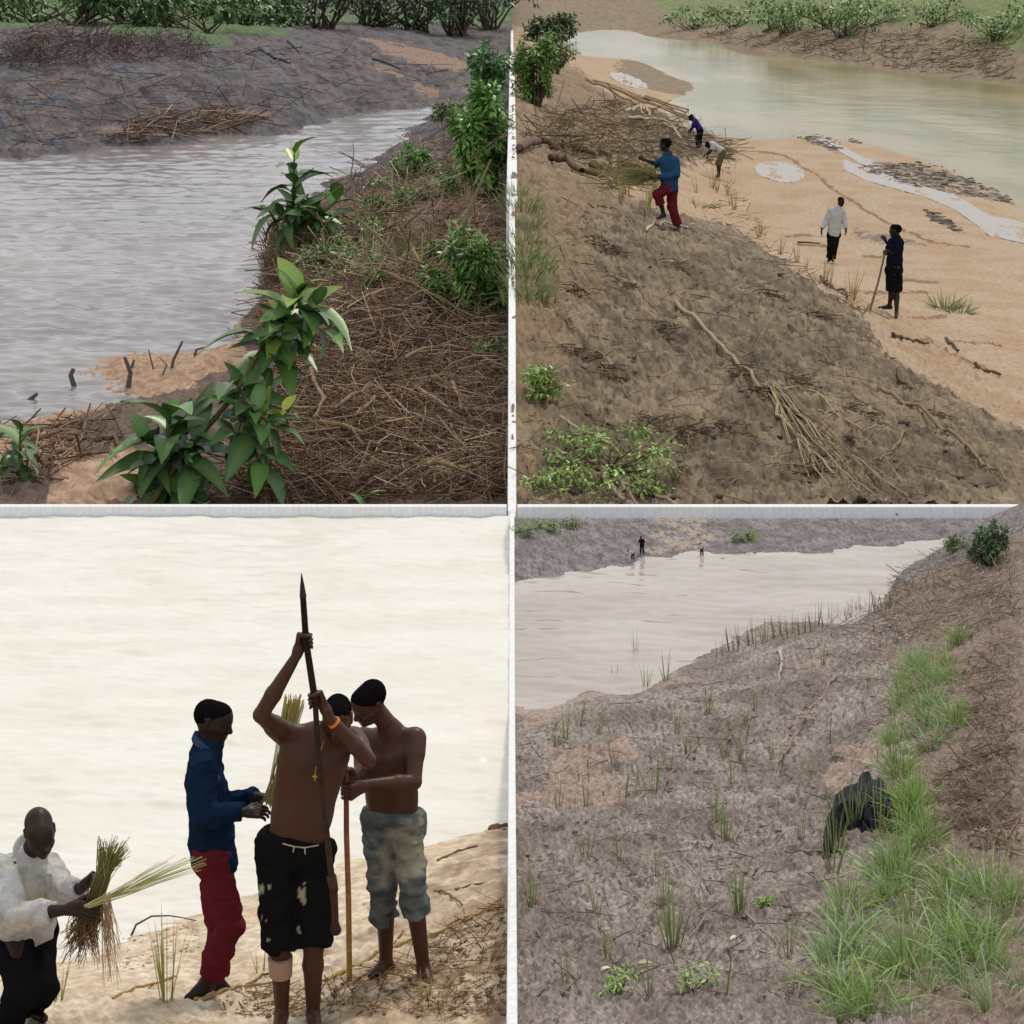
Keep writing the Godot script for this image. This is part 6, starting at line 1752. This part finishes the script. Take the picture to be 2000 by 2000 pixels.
	for q in [[780, 670], [797, 680], [800, 690], [420, 720], [530, 740], [525, 780], [850, 740], [866, 755], [970, 850], [960, 865], [1140, 990], [1210, 1050], [1230, 1060], [1312, 1110], [1320, 1120], [1110, 960], [1040, 930], [720, 690], [840, 700], [450, 700], [540, 720]]:
		place_mesh("planted_slip", slip, M.grass, on(B, q[0], q[1]), rng.randf() * TAU, rng.randf_range(0.7, 1.2), "thin dry grass slip planted in the sand along the slope foot", "grass slip", "grass slips planted along the foot of the slope")
	var clump := tuft_mesh(60, 0.55, 0.025, 0.25, 3.0, 0.9, Color(0.15, 0.19, 0.07), Color(0.26, 0.33, 0.13))
	place_mesh("grass_clump", clump, M.grass, on(B, 1680, 1140), 0.4, 1.0, "green clump of cut grass lying on sand, its far end", "grass clump", "cut grass lying on the sand")
	place_mesh("grass_clump", clump, M.grass, on(B, 1735, 1160), 2.0, 0.9, "green clump of cut grass lying on sand, its near end", "grass clump", "cut grass lying on the sand")
	place_mesh("grass_clump", tuft_mesh(60, 0.5, 0.02, 0.6, 3.0, 0.6, Color(0.16, 0.16, 0.07), Color(0.24, 0.25, 0.11)), M.grass, on(B, 715, 745), 0.4, 1.0, "sparse olive grass on the sand right of the striding person", "grass clump", "cut grass lying on the sand")
	# green edges
	var gg := [Color(0.13, 0.25, 0.045), Color(0.18, 0.31, 0.06), Color(0.09, 0.18, 0.04)]
	shrub_at(B, 95, 350, 190, 300, 3400, 0.17, gg, "tall light green bush at the upper left of sand flat", "bushes at the head of the mud slope", "shrub", 36)
	shrub_at(B, 170, 230, 170, 160, 1500, 0.22, [Color(0.1, 0.15, 0.05), Color(0.14, 0.2, 0.06), Color(0.2, 0.19, 0.1)], "dull olive bush behind the tall light green one", "bushes at the head of the mud slope", "shrub", 24)
	shrub_at(B, 150, 110, 240, 130, 1800, 0.5, [Color(0.05, 0.1, 0.035), Color(0.065, 0.13, 0.04)], "dark green tree at the top left beyond the bushes", "", "tree", 24)
	var weed := [Color(0.22, 0.36, 0.06), Color(0.28, 0.42, 0.08), Color(0.16, 0.27, 0.05)]
	var wl := ["bright weed patch crossed by the long pale stick", "bright weed patch at left edge of the mud slope", "bright broad leaf sprig beside the long pale stick", "low weed under the two thick pale sticks"]
	var ws := [[380, 1770, 0.85, 0.3, 1000], [120, 1490, 0.36, 0.24, 600], [530, 1885, 0.25, 0.16, 120], [270, 1870, 0.6, 0.2, 500]]
	for i in 4:
		var q: Array = ws[i]
		shrub(on(B, q[0], q[1]), Vector3(q[2], q[3], q[2] * 0.8), q[4], 0.085, weed, wl[i], "bright weeds on the mud slope", "shrub", 22)
	var edge := tuft_mesh(60, 0.5, 0.012, 0.3, 0.9, 0.9, Color(0.12, 0.18, 0.05), Color(0.22, 0.3, 0.1))
	for q in [[30, 760], [70, 820], [40, 880], [60, 940], [90, 1000], [40, 1040], [70, 1090], [20, 1120], [110, 1120], [30, 980], [20, 700]]:
		place_mesh("grass_tuft", edge, M.grass, on(B, q[0], q[1]), rng.randf() * TAU, rng.randf_range(0.7, 1.15), "green grass tuft at the left edge of the mud slope", "grass tuft", "grass tufts edging the mud slope")
	# far bank: brush and bushes
	twigs(B, poly([700, 70, 1100, 60, 1500, 70, 1950, 100, 1950, 250, 1500, 210, 1100, 150, 800, 100]), 700, Vector2(0.6, 2.6), Vector2(0.015, 0.04), 0.3, 0.15, Vector3(0.9, 0.1, 0.2), 0.5, [Color(0.16, 0.11, 0.07), Color(0.26, 0.19, 0.12), Color(0.1, 0.075, 0.05)], "far_bank_brush", "brown brush scattered over the far bank of the green river", "brush")
	var fbs := [[690, 55, 3.2, 1.4], [1000, 60, 4.0, 1.8], [1060, 70, 3.0, 1.4], [1290, 85, 3.4, 1.7], [1230, 50, 4.0, 2.0], [1390, 45, 4.0, 1.6], [1640, 45, 3.5, 1.6], [1880, 95, 3.4, 1.6], [870, 45, 4.0, 1.4]]
	for i in fbs.size():
		var q: Array = fbs[i]
		shrub(on(B, q[0], q[1]), Vector3(q[2], q[3], 2.0), 500, 0.4, gg, ["leftmost", "third", "fourth", "sixth", "fifth", "seventh", "eighth", "rightmost", "second"][i] + " of nine light green bushes on the green river's far bank", "bushes on the far bank of the sand flat", "shrub", 14)

func build_c() -> void:
	var straw := Color(0.55, 0.38, 0.15)
	var dk := Color(0.16, 0.09, 0.05)
	var fl := "fallen stalks and roots on the men's sand"
	for s in [[700, 1905, 800, 1870, 860, 1850, 1000, 1835], [880, 1860, 960, 1800, 1000, 1795], [1210, 1830, 1330, 1770, 1480, 1690, 1700, 1620, 1905, 1500], [1240, 1870, 1370, 1800, 1500, 1815, 1560, 1835], [1420, 1860, 1425, 1760, 1470, 1690, 1510, 1640], [1620, 1660, 1720, 1590, 1905, 1540], [1640, 1360, 1720, 1320, 1800, 1300], [1710, 1470, 1830, 1445], [1630, 1480, 1690, 1490, 1740, 1530], [1850, 1750, 1905, 1730], [380, 1895, 500, 1850, 620, 1810]]:
		var big: bool = s[0] in [700, 1210]
		stick(C, s, 0.013 if big else 0.008, 0.006, straw if (big or s[0] == 380) else Color(0.3, 0.18, 0.09), "fallen_stalk", "dry fallen stalk or root lying on the men's pale sand", "stalk", fl)
	twigs(C, poly([880, 1840, 1250, 1850, 1500, 1700, 1750, 1600, 1910, 1480, 1910, 1960, 800, 1960]), 600, Vector2(0.05, 0.35), Vector2(0.0015, 0.005), 0.4, 0.02, Vector3(0.85, 0, -0.5), 0.6, [Color(0.4, 0.26, 0.12), Color(0.22, 0.13, 0.07), Color(0.5, 0.36, 0.19)], "sand_litter", "straw and root litter around the bare feet of the men", "litter")
	clods(C, poly([800, 1880, 1300, 1800, 1910, 1560, 1910, 1960, 800, 1960]), 420, Vector2(0.008, 0.03), [Color(0.3, 0.2, 0.12), Color(0.42, 0.3, 0.19), Color(0.2, 0.13, 0.08)], "sand_clods", "brown clods in the trampled sand by the jeans man", M.mud_c)
	clods(C, poly([420, 1660, 700, 1590, 760, 1700, 420, 1800]), 160, Vector2(0.006, 0.02), [Color(0.55, 0.43, 0.3), Color(0.45, 0.34, 0.22)], "shore_clods", "pale lumps of sand along the shore left of maroon trousers", M.mud_c)
	# stump of mud at the far right of the shore
	clods(C, poly([1850, 1210, 1905, 1200, 1910, 1245, 1860, 1245]), 26, Vector2(0.02, 0.07), [Color(0.12, 0.06, 0.04), Color(0.2, 0.1, 0.06)], "root_lump", "dark root lump at the water's edge right of the jeans", M.mud_c)
	# arched dry leaf and planted grass
	var b := on(C, 450, 1650)
	var dd := -b.z
	var mb := MB.new()
	mb.tube(PackedVector3Array([b, zat(C, 470, 1605, dd), zat(C, 530, 1572, dd), zat(C, 600, 1570, dd), zat(C, 650, 1578, dd), zat(C, 705, 1590, dd)]), 0.008, 0.003, 5, Color(0.12, 0.08, 0.06))
	one(mb, "arched_leaf", M.wood, b, "dark dry leaf arching over the sand left of maroon trousers", "leaf")
	var pg := [[590, 1900, 26, 0.56, "planted grass slip with tall thin blades beside maroon trousers"], [170, 1905, 18, 0.3, "low yellow grass at the bending man's knee"], [955, 1790, 7, 0.2, "tiny grass slip between maroon trousers and black shorts"], [1590, 1890, 16, 0.2, "short fresh grass sprouting at the jeans man's toes"], [1690, 1900, 8, 0.18, "sparse grass right of the jeans man's feet"]]
	for q in pg:
		var m := tuft_mesh(q[2], q[3], 0.007, 0.035, 0.32, 0.25, Color(0.34, 0.33, 0.09), Color(0.45, 0.43, 0.16), 0.35)
		place_mesh("grass_tuft", m, M.grass, on(C, q[0], q[1]), 0.3, 1.0, q[4], "grass tuft", "")

func build_d() -> void:
	# rows of planted slips
	var slips := []
	for i in 5: slips.append(tuft_mesh(6 + i, 0.340, 0.007, 0.019, 0.3, 0.35, Color(0.22, 0.22, 0.08), Color(0.27, 0.38, 0.12), 0.35))
	var gs := "grass slips planted across the mud bank"
	var sp := [[1270, 1700], [630, 1690], [600, 1520], [330, 1570], [885, 1560], [820, 1270], [790, 1210], [290, 1350], [415, 1360], [80, 1540], [1125, 1270], [855, 1060], [905, 1010], [885, 970], [375, 1740], [205, 1830], [535, 1880], [1075, 1720], [1085, 1880], [820, 1890], [170, 910], [400, 690], [520, 690], [905, 830], [945, 770], [830, 950], [295, 1000], [270, 1060], [285, 1150], [180, 1150], [430, 1120], [395, 980], [680, 940], [615, 1010], [1165, 1050], [1390, 700], [1210, 590], [555, 1100], [500, 1050], [340, 860], [260, 830], [210, 880], [640, 870], [760, 780], [1010, 960], [480, 680], [600, 660], [1475, 960], [1480, 980], [560, 1420]]
	for q in sp:
		place_mesh("planted_slip", slips[rng.randi() % 5], M.grass, on(D, q[0], q[1]), rng.randf() * TAU, rng.randf_range(0.65, 1.1), "thin green grass slip planted upright in the grey mud bank", "grass slip", gs)
	var tall := tuft_mesh(15, 0.437, 0.0067, 0.036, 0.3, 0.3, Color(0.17, 0.19, 0.06), Color(0.25, 0.38, 0.1), 0.4)
	place_mesh("planted_slip", tall, M.grass, on(D, 632, 1695), 0.0, 1.0, "largest planted slip, dark stems with green top in open mud", "grass slip", gs)
	place_mesh("planted_slip", tall, M.grass, on(D, 888, 1560), 1.0, 0.8, "tall narrow planted slip right of the largest one", "grass slip", gs)
	place_mesh("planted_slip", tall, M.grass, on(D, 830, 1265), 2.0, 0.7, "leaning bright green slip up the mud from the largest one", "grass slip", gs)
	# slips along the water's edge
	var shore := tuft_mesh(4, 0.267, 0.0061, 0.018, 0.3, 0.1, Color(0.16, 0.16, 0.06), Color(0.22, 0.25, 0.1), 0.3)
	for i in 46:
		var t := i / 45.0
		var x := lerpf(800, 1480, t)
		place_mesh("shore_slip", shore, M.grass, on(D, x + rng.randf_range(-8, 8), 560 - (x - 800) * 0.29 + rng.randf_range(-14, 18)), rng.randf() * TAU, rng.randf_range(0.6, 1.2), "small grass slip in the row along the beige river's edge", "grass slip", "grass slips along the river's edge")
	# the thick grass at lower right
	var cl := []
	for i in 6:
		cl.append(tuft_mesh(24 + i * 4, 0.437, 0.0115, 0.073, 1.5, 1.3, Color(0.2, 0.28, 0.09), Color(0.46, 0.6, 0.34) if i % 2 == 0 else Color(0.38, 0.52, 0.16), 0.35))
	var gp := poly([1480, 1130, 1560, 1200, 1640, 1250, 1680, 1330, 1760, 1380, 1860, 1400, 2040, 1400, 2040, 1980, 1180, 1980, 1200, 1760, 1300, 1700, 1230, 1600, 1230, 1500, 1290, 1450, 1420, 1440, 1500, 1300, 1490, 1230])
	for i in 96:
		var q := sample(D, gp)
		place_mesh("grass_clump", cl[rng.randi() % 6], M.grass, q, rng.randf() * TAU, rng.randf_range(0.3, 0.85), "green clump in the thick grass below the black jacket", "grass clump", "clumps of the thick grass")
	for i in 26:
		var q := sample(D, poly([1480, 1000, 1560, 1000, 1600, 1150, 1640, 1300, 1520, 1300, 1500, 1080]))
		place_mesh("grass_clump", cl[1 + 2 * (i % 3)], M.grass, q, rng.randf() * TAU, rng.randf_range(0.4, 0.65), "vivid green clump in the grass right of the black jacket", "grass clump", "clumps beside the black jacket")
	for i in 70:
		var q := sample(D, poly([1500, 640, 1560, 560, 1660, 480, 1760, 460, 1740, 700, 1780, 900, 1640, 940, 1480, 960, 1480, 820]))
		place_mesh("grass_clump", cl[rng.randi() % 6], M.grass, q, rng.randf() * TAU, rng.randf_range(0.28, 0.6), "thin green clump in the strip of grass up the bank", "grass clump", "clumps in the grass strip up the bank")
	for q in [[1260, 1330], [1300, 1250], [1330, 1240], [1390, 1230], [1430, 1260], [1245, 1420]]:
		place_mesh("grass_clump", slips[4], M.grass, on(D, q[0], q[1]), rng.randf() * TAU, 1.25, "thin upright grass growing in front of the black jacket", "grass clump", "upright grass before the black jacket")
	# the black cloth
	var base := on(D, 1350, 1330)
	var outline := poly([1196, 1360, 1204, 1240, 1245, 1150, 1325, 1100, 1345, 1045, 1385, 1035, 1432, 1070, 1475, 1110, 1505, 1190, 1492, 1262, 1440, 1240, 1400, 1262, 1340, 1250, 1290, 1265, 1262, 1310, 1246, 1370])
	var rim := outline.duplicate()
	rim.append(outline[0])
	var cb := MB.new()
	var nx := 84
	var ny := 92
	var ins := PackedInt32Array()
	for r in ny:
		for q in nx:
			var zx := 1185.0 + q * 4.0
			var zy := 1385.0 - r * 4.0
			var p := on(D, zx, zy)
			var e := line_dist(rim, zx, zy) * (1.0 if inside(outline, zx, zy) else -1.0)
			ins.append(1 if e > -5.0 else 0)
			var k := smoothstep(-5.0, 40.0, e)
			p.y = D.base(p.x, -p.z) + 0.02
			var fold := 0.06 * nz1.get_noise_2d(p.x * 4.0 + p.z * 2.0, p.z * 2.4) + 0.022 * nz2.get_noise_2d(p.x * 0.7 + p.z * 0.4, p.z * 0.5 - p.x * 0.3)
			cb.v.append(p + Vector3(0, -0.05 + k * (0.17 + fold), 0))
	cb.n.resize(cb.v.size())
	for r in ny:
		for q in nx:
			var i := r * nx + q
			var ax := cb.v[i + 1 if q < nx - 1 else i] - cb.v[i - 1 if q > 0 else i]
			var az := cb.v[i + nx if r < ny - 1 else i] - cb.v[i - nx if r > 0 else i]
			cb.n[i] = ax.cross(az).normalized()
			if r < ny - 1 and q < nx - 1 and ins[i] + ins[i + 1] + ins[i + nx] + ins[i + nx + 1] == 4:
				cb.ix.append_array(PackedInt32Array([i, i + nx, i + 1, i + 1, i + nx, i + nx + 1]))
	var navy := grained(plain(lin(0.016, 0.018, 0.028), 0.8, 0.25), null, null, 1.0, 0.0)
	one(cb, "black_jacket", navy, base, "crumpled black jacket lying on the mud beside the grass", "jacket")
	# sticks, leaves and litter
	stick(D, [1265, 635, 1200, 730, 1130, 830, 1060, 950, 980, 1090], 0.0109, 0.0073, Color(0.4, 0.29, 0.22), "long_stick", "long straight stick lying down the middle of mud bank", "stick")
	stick(D, [1160, 740, 1080, 850], 0.0097, 0.0061, Color(0.33, 0.24, 0.18), "long_stick", "shorter dark stick beside the long straight one", "stick")
	stick(D, [1035, 545, 1050, 600, 1040, 660], 0.0146, 0.0109, Color(0.6, 0.52, 0.45), "pale_stick", "pale crooked stick standing out near the river's edge", "stick")
	stick(D, [690, 1285, 740, 1300, 795, 1312], 0.0085, 0.0061, Color(0.55, 0.45, 0.36), "pale_stick", "short pale stick left of the leaning green slip", "stick")
	stick(D, [1270, 1320, 1180, 1320, 1060, 1325], 0.0109, 0.0061, Color(0.42, 0.31, 0.24), "pale_stick", "branch reaching left from the foot of the black jacket", "branch")
	stick(D, [920, 1185, 900, 1240, 870, 1280, 890, 1310], 0.0073, 0.0049, Color(0.45, 0.35, 0.28), "bent_twig", "hooked twig above the tall narrow slip", "twig")
	stick(D, [890, 1540, 970, 1620, 1060, 1700], 0.0073, 0.0049, Color(0.45, 0.35, 0.28), "bent_twig", "thin twig running from tall narrow slip towards the grass", "twig")
	stick(D, [1270, 1700, 1190, 1760, 1130, 1840, 1100, 1910], 0.0073, 0.0049, Color(0.4, 0.32, 0.25), "bent_twig", "thin dry stem along the left border of thick grass", "twig")
	for s in [[730, 900, 640, 1000, 560, 1140], [845, 1375, 900, 1420], [420, 1440, 490, 1510], [750, 1580, 660, 1690], [510, 1600, 470, 1760], [1110, 1420, 1210, 1400], [850, 1680, 900, 1640], [1020, 715, 1060, 750], [850, 790, 780, 870], [940, 1730, 990, 1830], [160, 1830, 100, 1890]]:
		stick(D, s, 0.0073, 0.0036, Color(0.36, 0.27, 0.21), "mud_twig", "thin twig lying on the grey mud bank", "twig", "thin twigs on the mud bank")
	var lf := leaf_mesh(0.3, 0.5, Color(0.55, 0.46, 0.26), Color(0.62, 0.55, 0.36))
	var lo := leaf_mesh(0.35, 0.6, Color(0.5, 0.24, 0.13), Color(0.55, 0.3, 0.18))
	for q in [[345, 1640, 0, "pale curled leaf lying left of the largest slip"], [345, 1800, 0, "pale curled leaf low on the mud at left"], [1850, 970, 0, "pale yellow curled leaf on mud at upper right"], [1350, 1400, 1, "orange dead leaf in the grass below the jacket"], [1790, 1540, 1, "orange dead leaf in the thick grass at right"], [490, 1770, 0, "small tan leaf on the mud near the bottom left"], [850, 1680, 0, "flat grey tan leaf on the mud at bottom centre"]]:
		var t := thing("fallen_leaf", on(D, q[0], q[1]) + Vector3(0, 0.02, 0), q[3], "leaf", "fallen leaves on the mud")
		add_leaf(t, lo if q[2] == 1 else lf, t.position, Vector3(0.75, 0.3, -0.6).rotated(Vector3.UP, rng.randf_range(-0.8, 0.8)), Vector3(-0.2, 1, 0.6), 0.075)
	twigs(D, poly([20, 880, 500, 700, 860, 560, 1180, 440, 1450, 380, 1900, 300, 1900, 1250, 1600, 1250, 1200, 1400, 1150, 1900, 20, 1900]), 1100, Vector2(0.0485, 0.3638), Vector2(0.0018, 0.0049), 0.4, 0.012, Vector3(0.5, 0, -0.8), 0.4, [Color(0.32, 0.24, 0.19), Color(0.16, 0.12, 0.1), Color(0.42, 0.33, 0.26)], "mud_litter", "fine straw and twigs littering the grey mud bank", "litter")
	twigs(D, poly([1480, 260, 1620, 170, 1760, 110, 1960, 60, 1960, 420, 1500, 520, 1200, 470, 1280, 420, 1480, 340]), 900, Vector2(0.1, 0.4), Vector2(0.002, 0.005), 0.5, 0.07, Vector3(0.3, 0.8, 0.2), 0.5, [Color(0.34, 0.26, 0.19), Color(0.24, 0.18, 0.13), Color(0.44, 0.35, 0.27)], "dead_brush", "brown dead brush on the bank beside the beige river's far end", "brush")
	twigs(D, poly([1750, 600, 1960, 440, 1960, 1350, 1700, 1250, 1640, 1020, 1780, 950]), 800, Vector2(0.0728, 0.3638), Vector2(0.0018, 0.0049), 0.5, 0.06, Vector3(0.3, 0.6, 0.2), 0.3, [Color(0.3, 0.21, 0.15), Color(0.2, 0.13, 0.09), Color(0.4, 0.3, 0.22)], "dry_weeds", "dry brown weeds on the reddish earth at right", "weeds")
	clods(D, poly([20, 880, 500, 720, 900, 560, 1450, 400, 1900, 300, 1900, 1350, 1600, 1250, 1180, 1300, 1200, 1900, 20, 1900]), 500, Vector2(0.005, 0.026), [Color(0.36, 0.29, 0.24), Color(0.44, 0.37, 0.31), Color(0.3, 0.24, 0.2)], "mud_clods", "small lumps of grey mud all over the planted bank", M.mud_d)
	var weed := [Color(0.22, 0.36, 0.08), Color(0.28, 0.42, 0.1)]
	for q in [[410, 1880, "bright leafy weed at the bottom edge of mud bank"], [705, 1870, "bright leafy weed right of the bottom edge one"], [995, 1540, "tiny leafy weed right of the tall narrow slip"]]:
		shrub(on(D, q[0], q[1]), KD * Vector3(0.1, 0.07, 0.1) * (1.0 if q[1] > 1600 else 0.4), 130, 0.035, weed, q[2], "leafy weeds in the mud bank", "shrub", 8)
	shrub_at(D, 1860, 215, 150, 190, 1500, 0.06, [Color(0.12, 0.2, 0.07), Color(0.16, 0.25, 0.1), Color(0.09, 0.15, 0.06)], "green bush at the upper right above the beige river", "", "shrub", 26)
	shrub_at(D, 1730, 150, 110, 60, 500, 0.05, [Color(0.2, 0.25, 0.1), Color(0.16, 0.21, 0.09)], "low pale bush left of the upper right green bush", "", "shrub", 12)
	var fb := [Color(0.2, 0.27, 0.09), Color(0.16, 0.22, 0.08)]
	for q in [[60, 85], [140, 75], [230, 60], [915, 115]]:
		shrub_at(D, q[0], q[1], 110, 40, 300, 0.035, fb, "low green plant on the far bank of the beige river", "plants on the beige river's far bank", "shrub", 10)
	# people seen small on the far bank
	far_person(505, 165, 0.155, M.black_cloth, M.black_cloth, 0.0, "dark figure standing small on far bank beyond the beige river")
	far_person(470, 190, 0.12, M.white_cloth, M.maroon, 0.9, "small figure in white bending at the far waterline")
	far_person(738, 172, 0.12, M.white_cloth, M.black_cloth, 0.15, "small figure in white top and dark trousers at far water")

func far_person(zx: float, zy: float, tall: float, shirt: Material, legs: Material, bend: float, label: String) -> void:
	var f := on(D, zx, zy)
	f.y = maxf(f.y, CAMY - 5.2 * KD)
	tall *= KD
	var s := tall / 1.72
	var v := func(x: float, y: float, z := 0.0) -> Vector3: return f + Vector3(x, y, z) * s
	var lx := bend * 0.35
	var J := {"hc": v.call(-0.1 - lx * 1.6, 1.62 - bend * 0.45), "hu": Vector3(-bend * 0.8, 1, 0).normalized(), "hf": Vector3(-0.6, -bend, 0.6).normalized(), "nk": v.call(-0.03 - lx * 1.3, 1.45 - bend * 0.35), "sl": v.call(-0.2 - lx, 1.38 - bend * 0.3), "sr": v.call(0.18 - lx, 1.38 - bend * 0.3),
		"el": v.call(-0.28 - lx, 1.1 - bend * 0.3, 0.05), "er": v.call(0.26 - lx, 1.1 - bend * 0.3, 0.05), "wl": v.call(-0.35 - lx * 1.4, 0.9 - bend * 0.35, 0.2), "wr": v.call(0.2 - lx * 1.4, 0.88 - bend * 0.35, 0.2),
		"hl": v.call(-0.09, 0.9), "hr": v.call(0.09, 0.9), "kl": v.call(-0.12, 0.5, 0.06), "kr": v.call(0.12, 0.5, 0.04), "al": v.call(-0.1, 0.08), "ar": v.call(0.16, 0.08), "tl": v.call(-0.14, 0.03, 0.15), "tr": v.call(0.2, 0.03, 0.15), "fr": Vector3(-0.3, 0, 0.95).normalized()}
	person(J, {"skin": M.skin_dark, "cell": 0.022 * s, "s": s, "shirt": {"mat": shirt, "arms": [0.9, 0.9], "hem": 0.02, "fold": 0.0}, "trousers": {"mat": legs, "legs": [1.9, 1.9], "fold": 0.0}}, label, "small figures across the beige river")
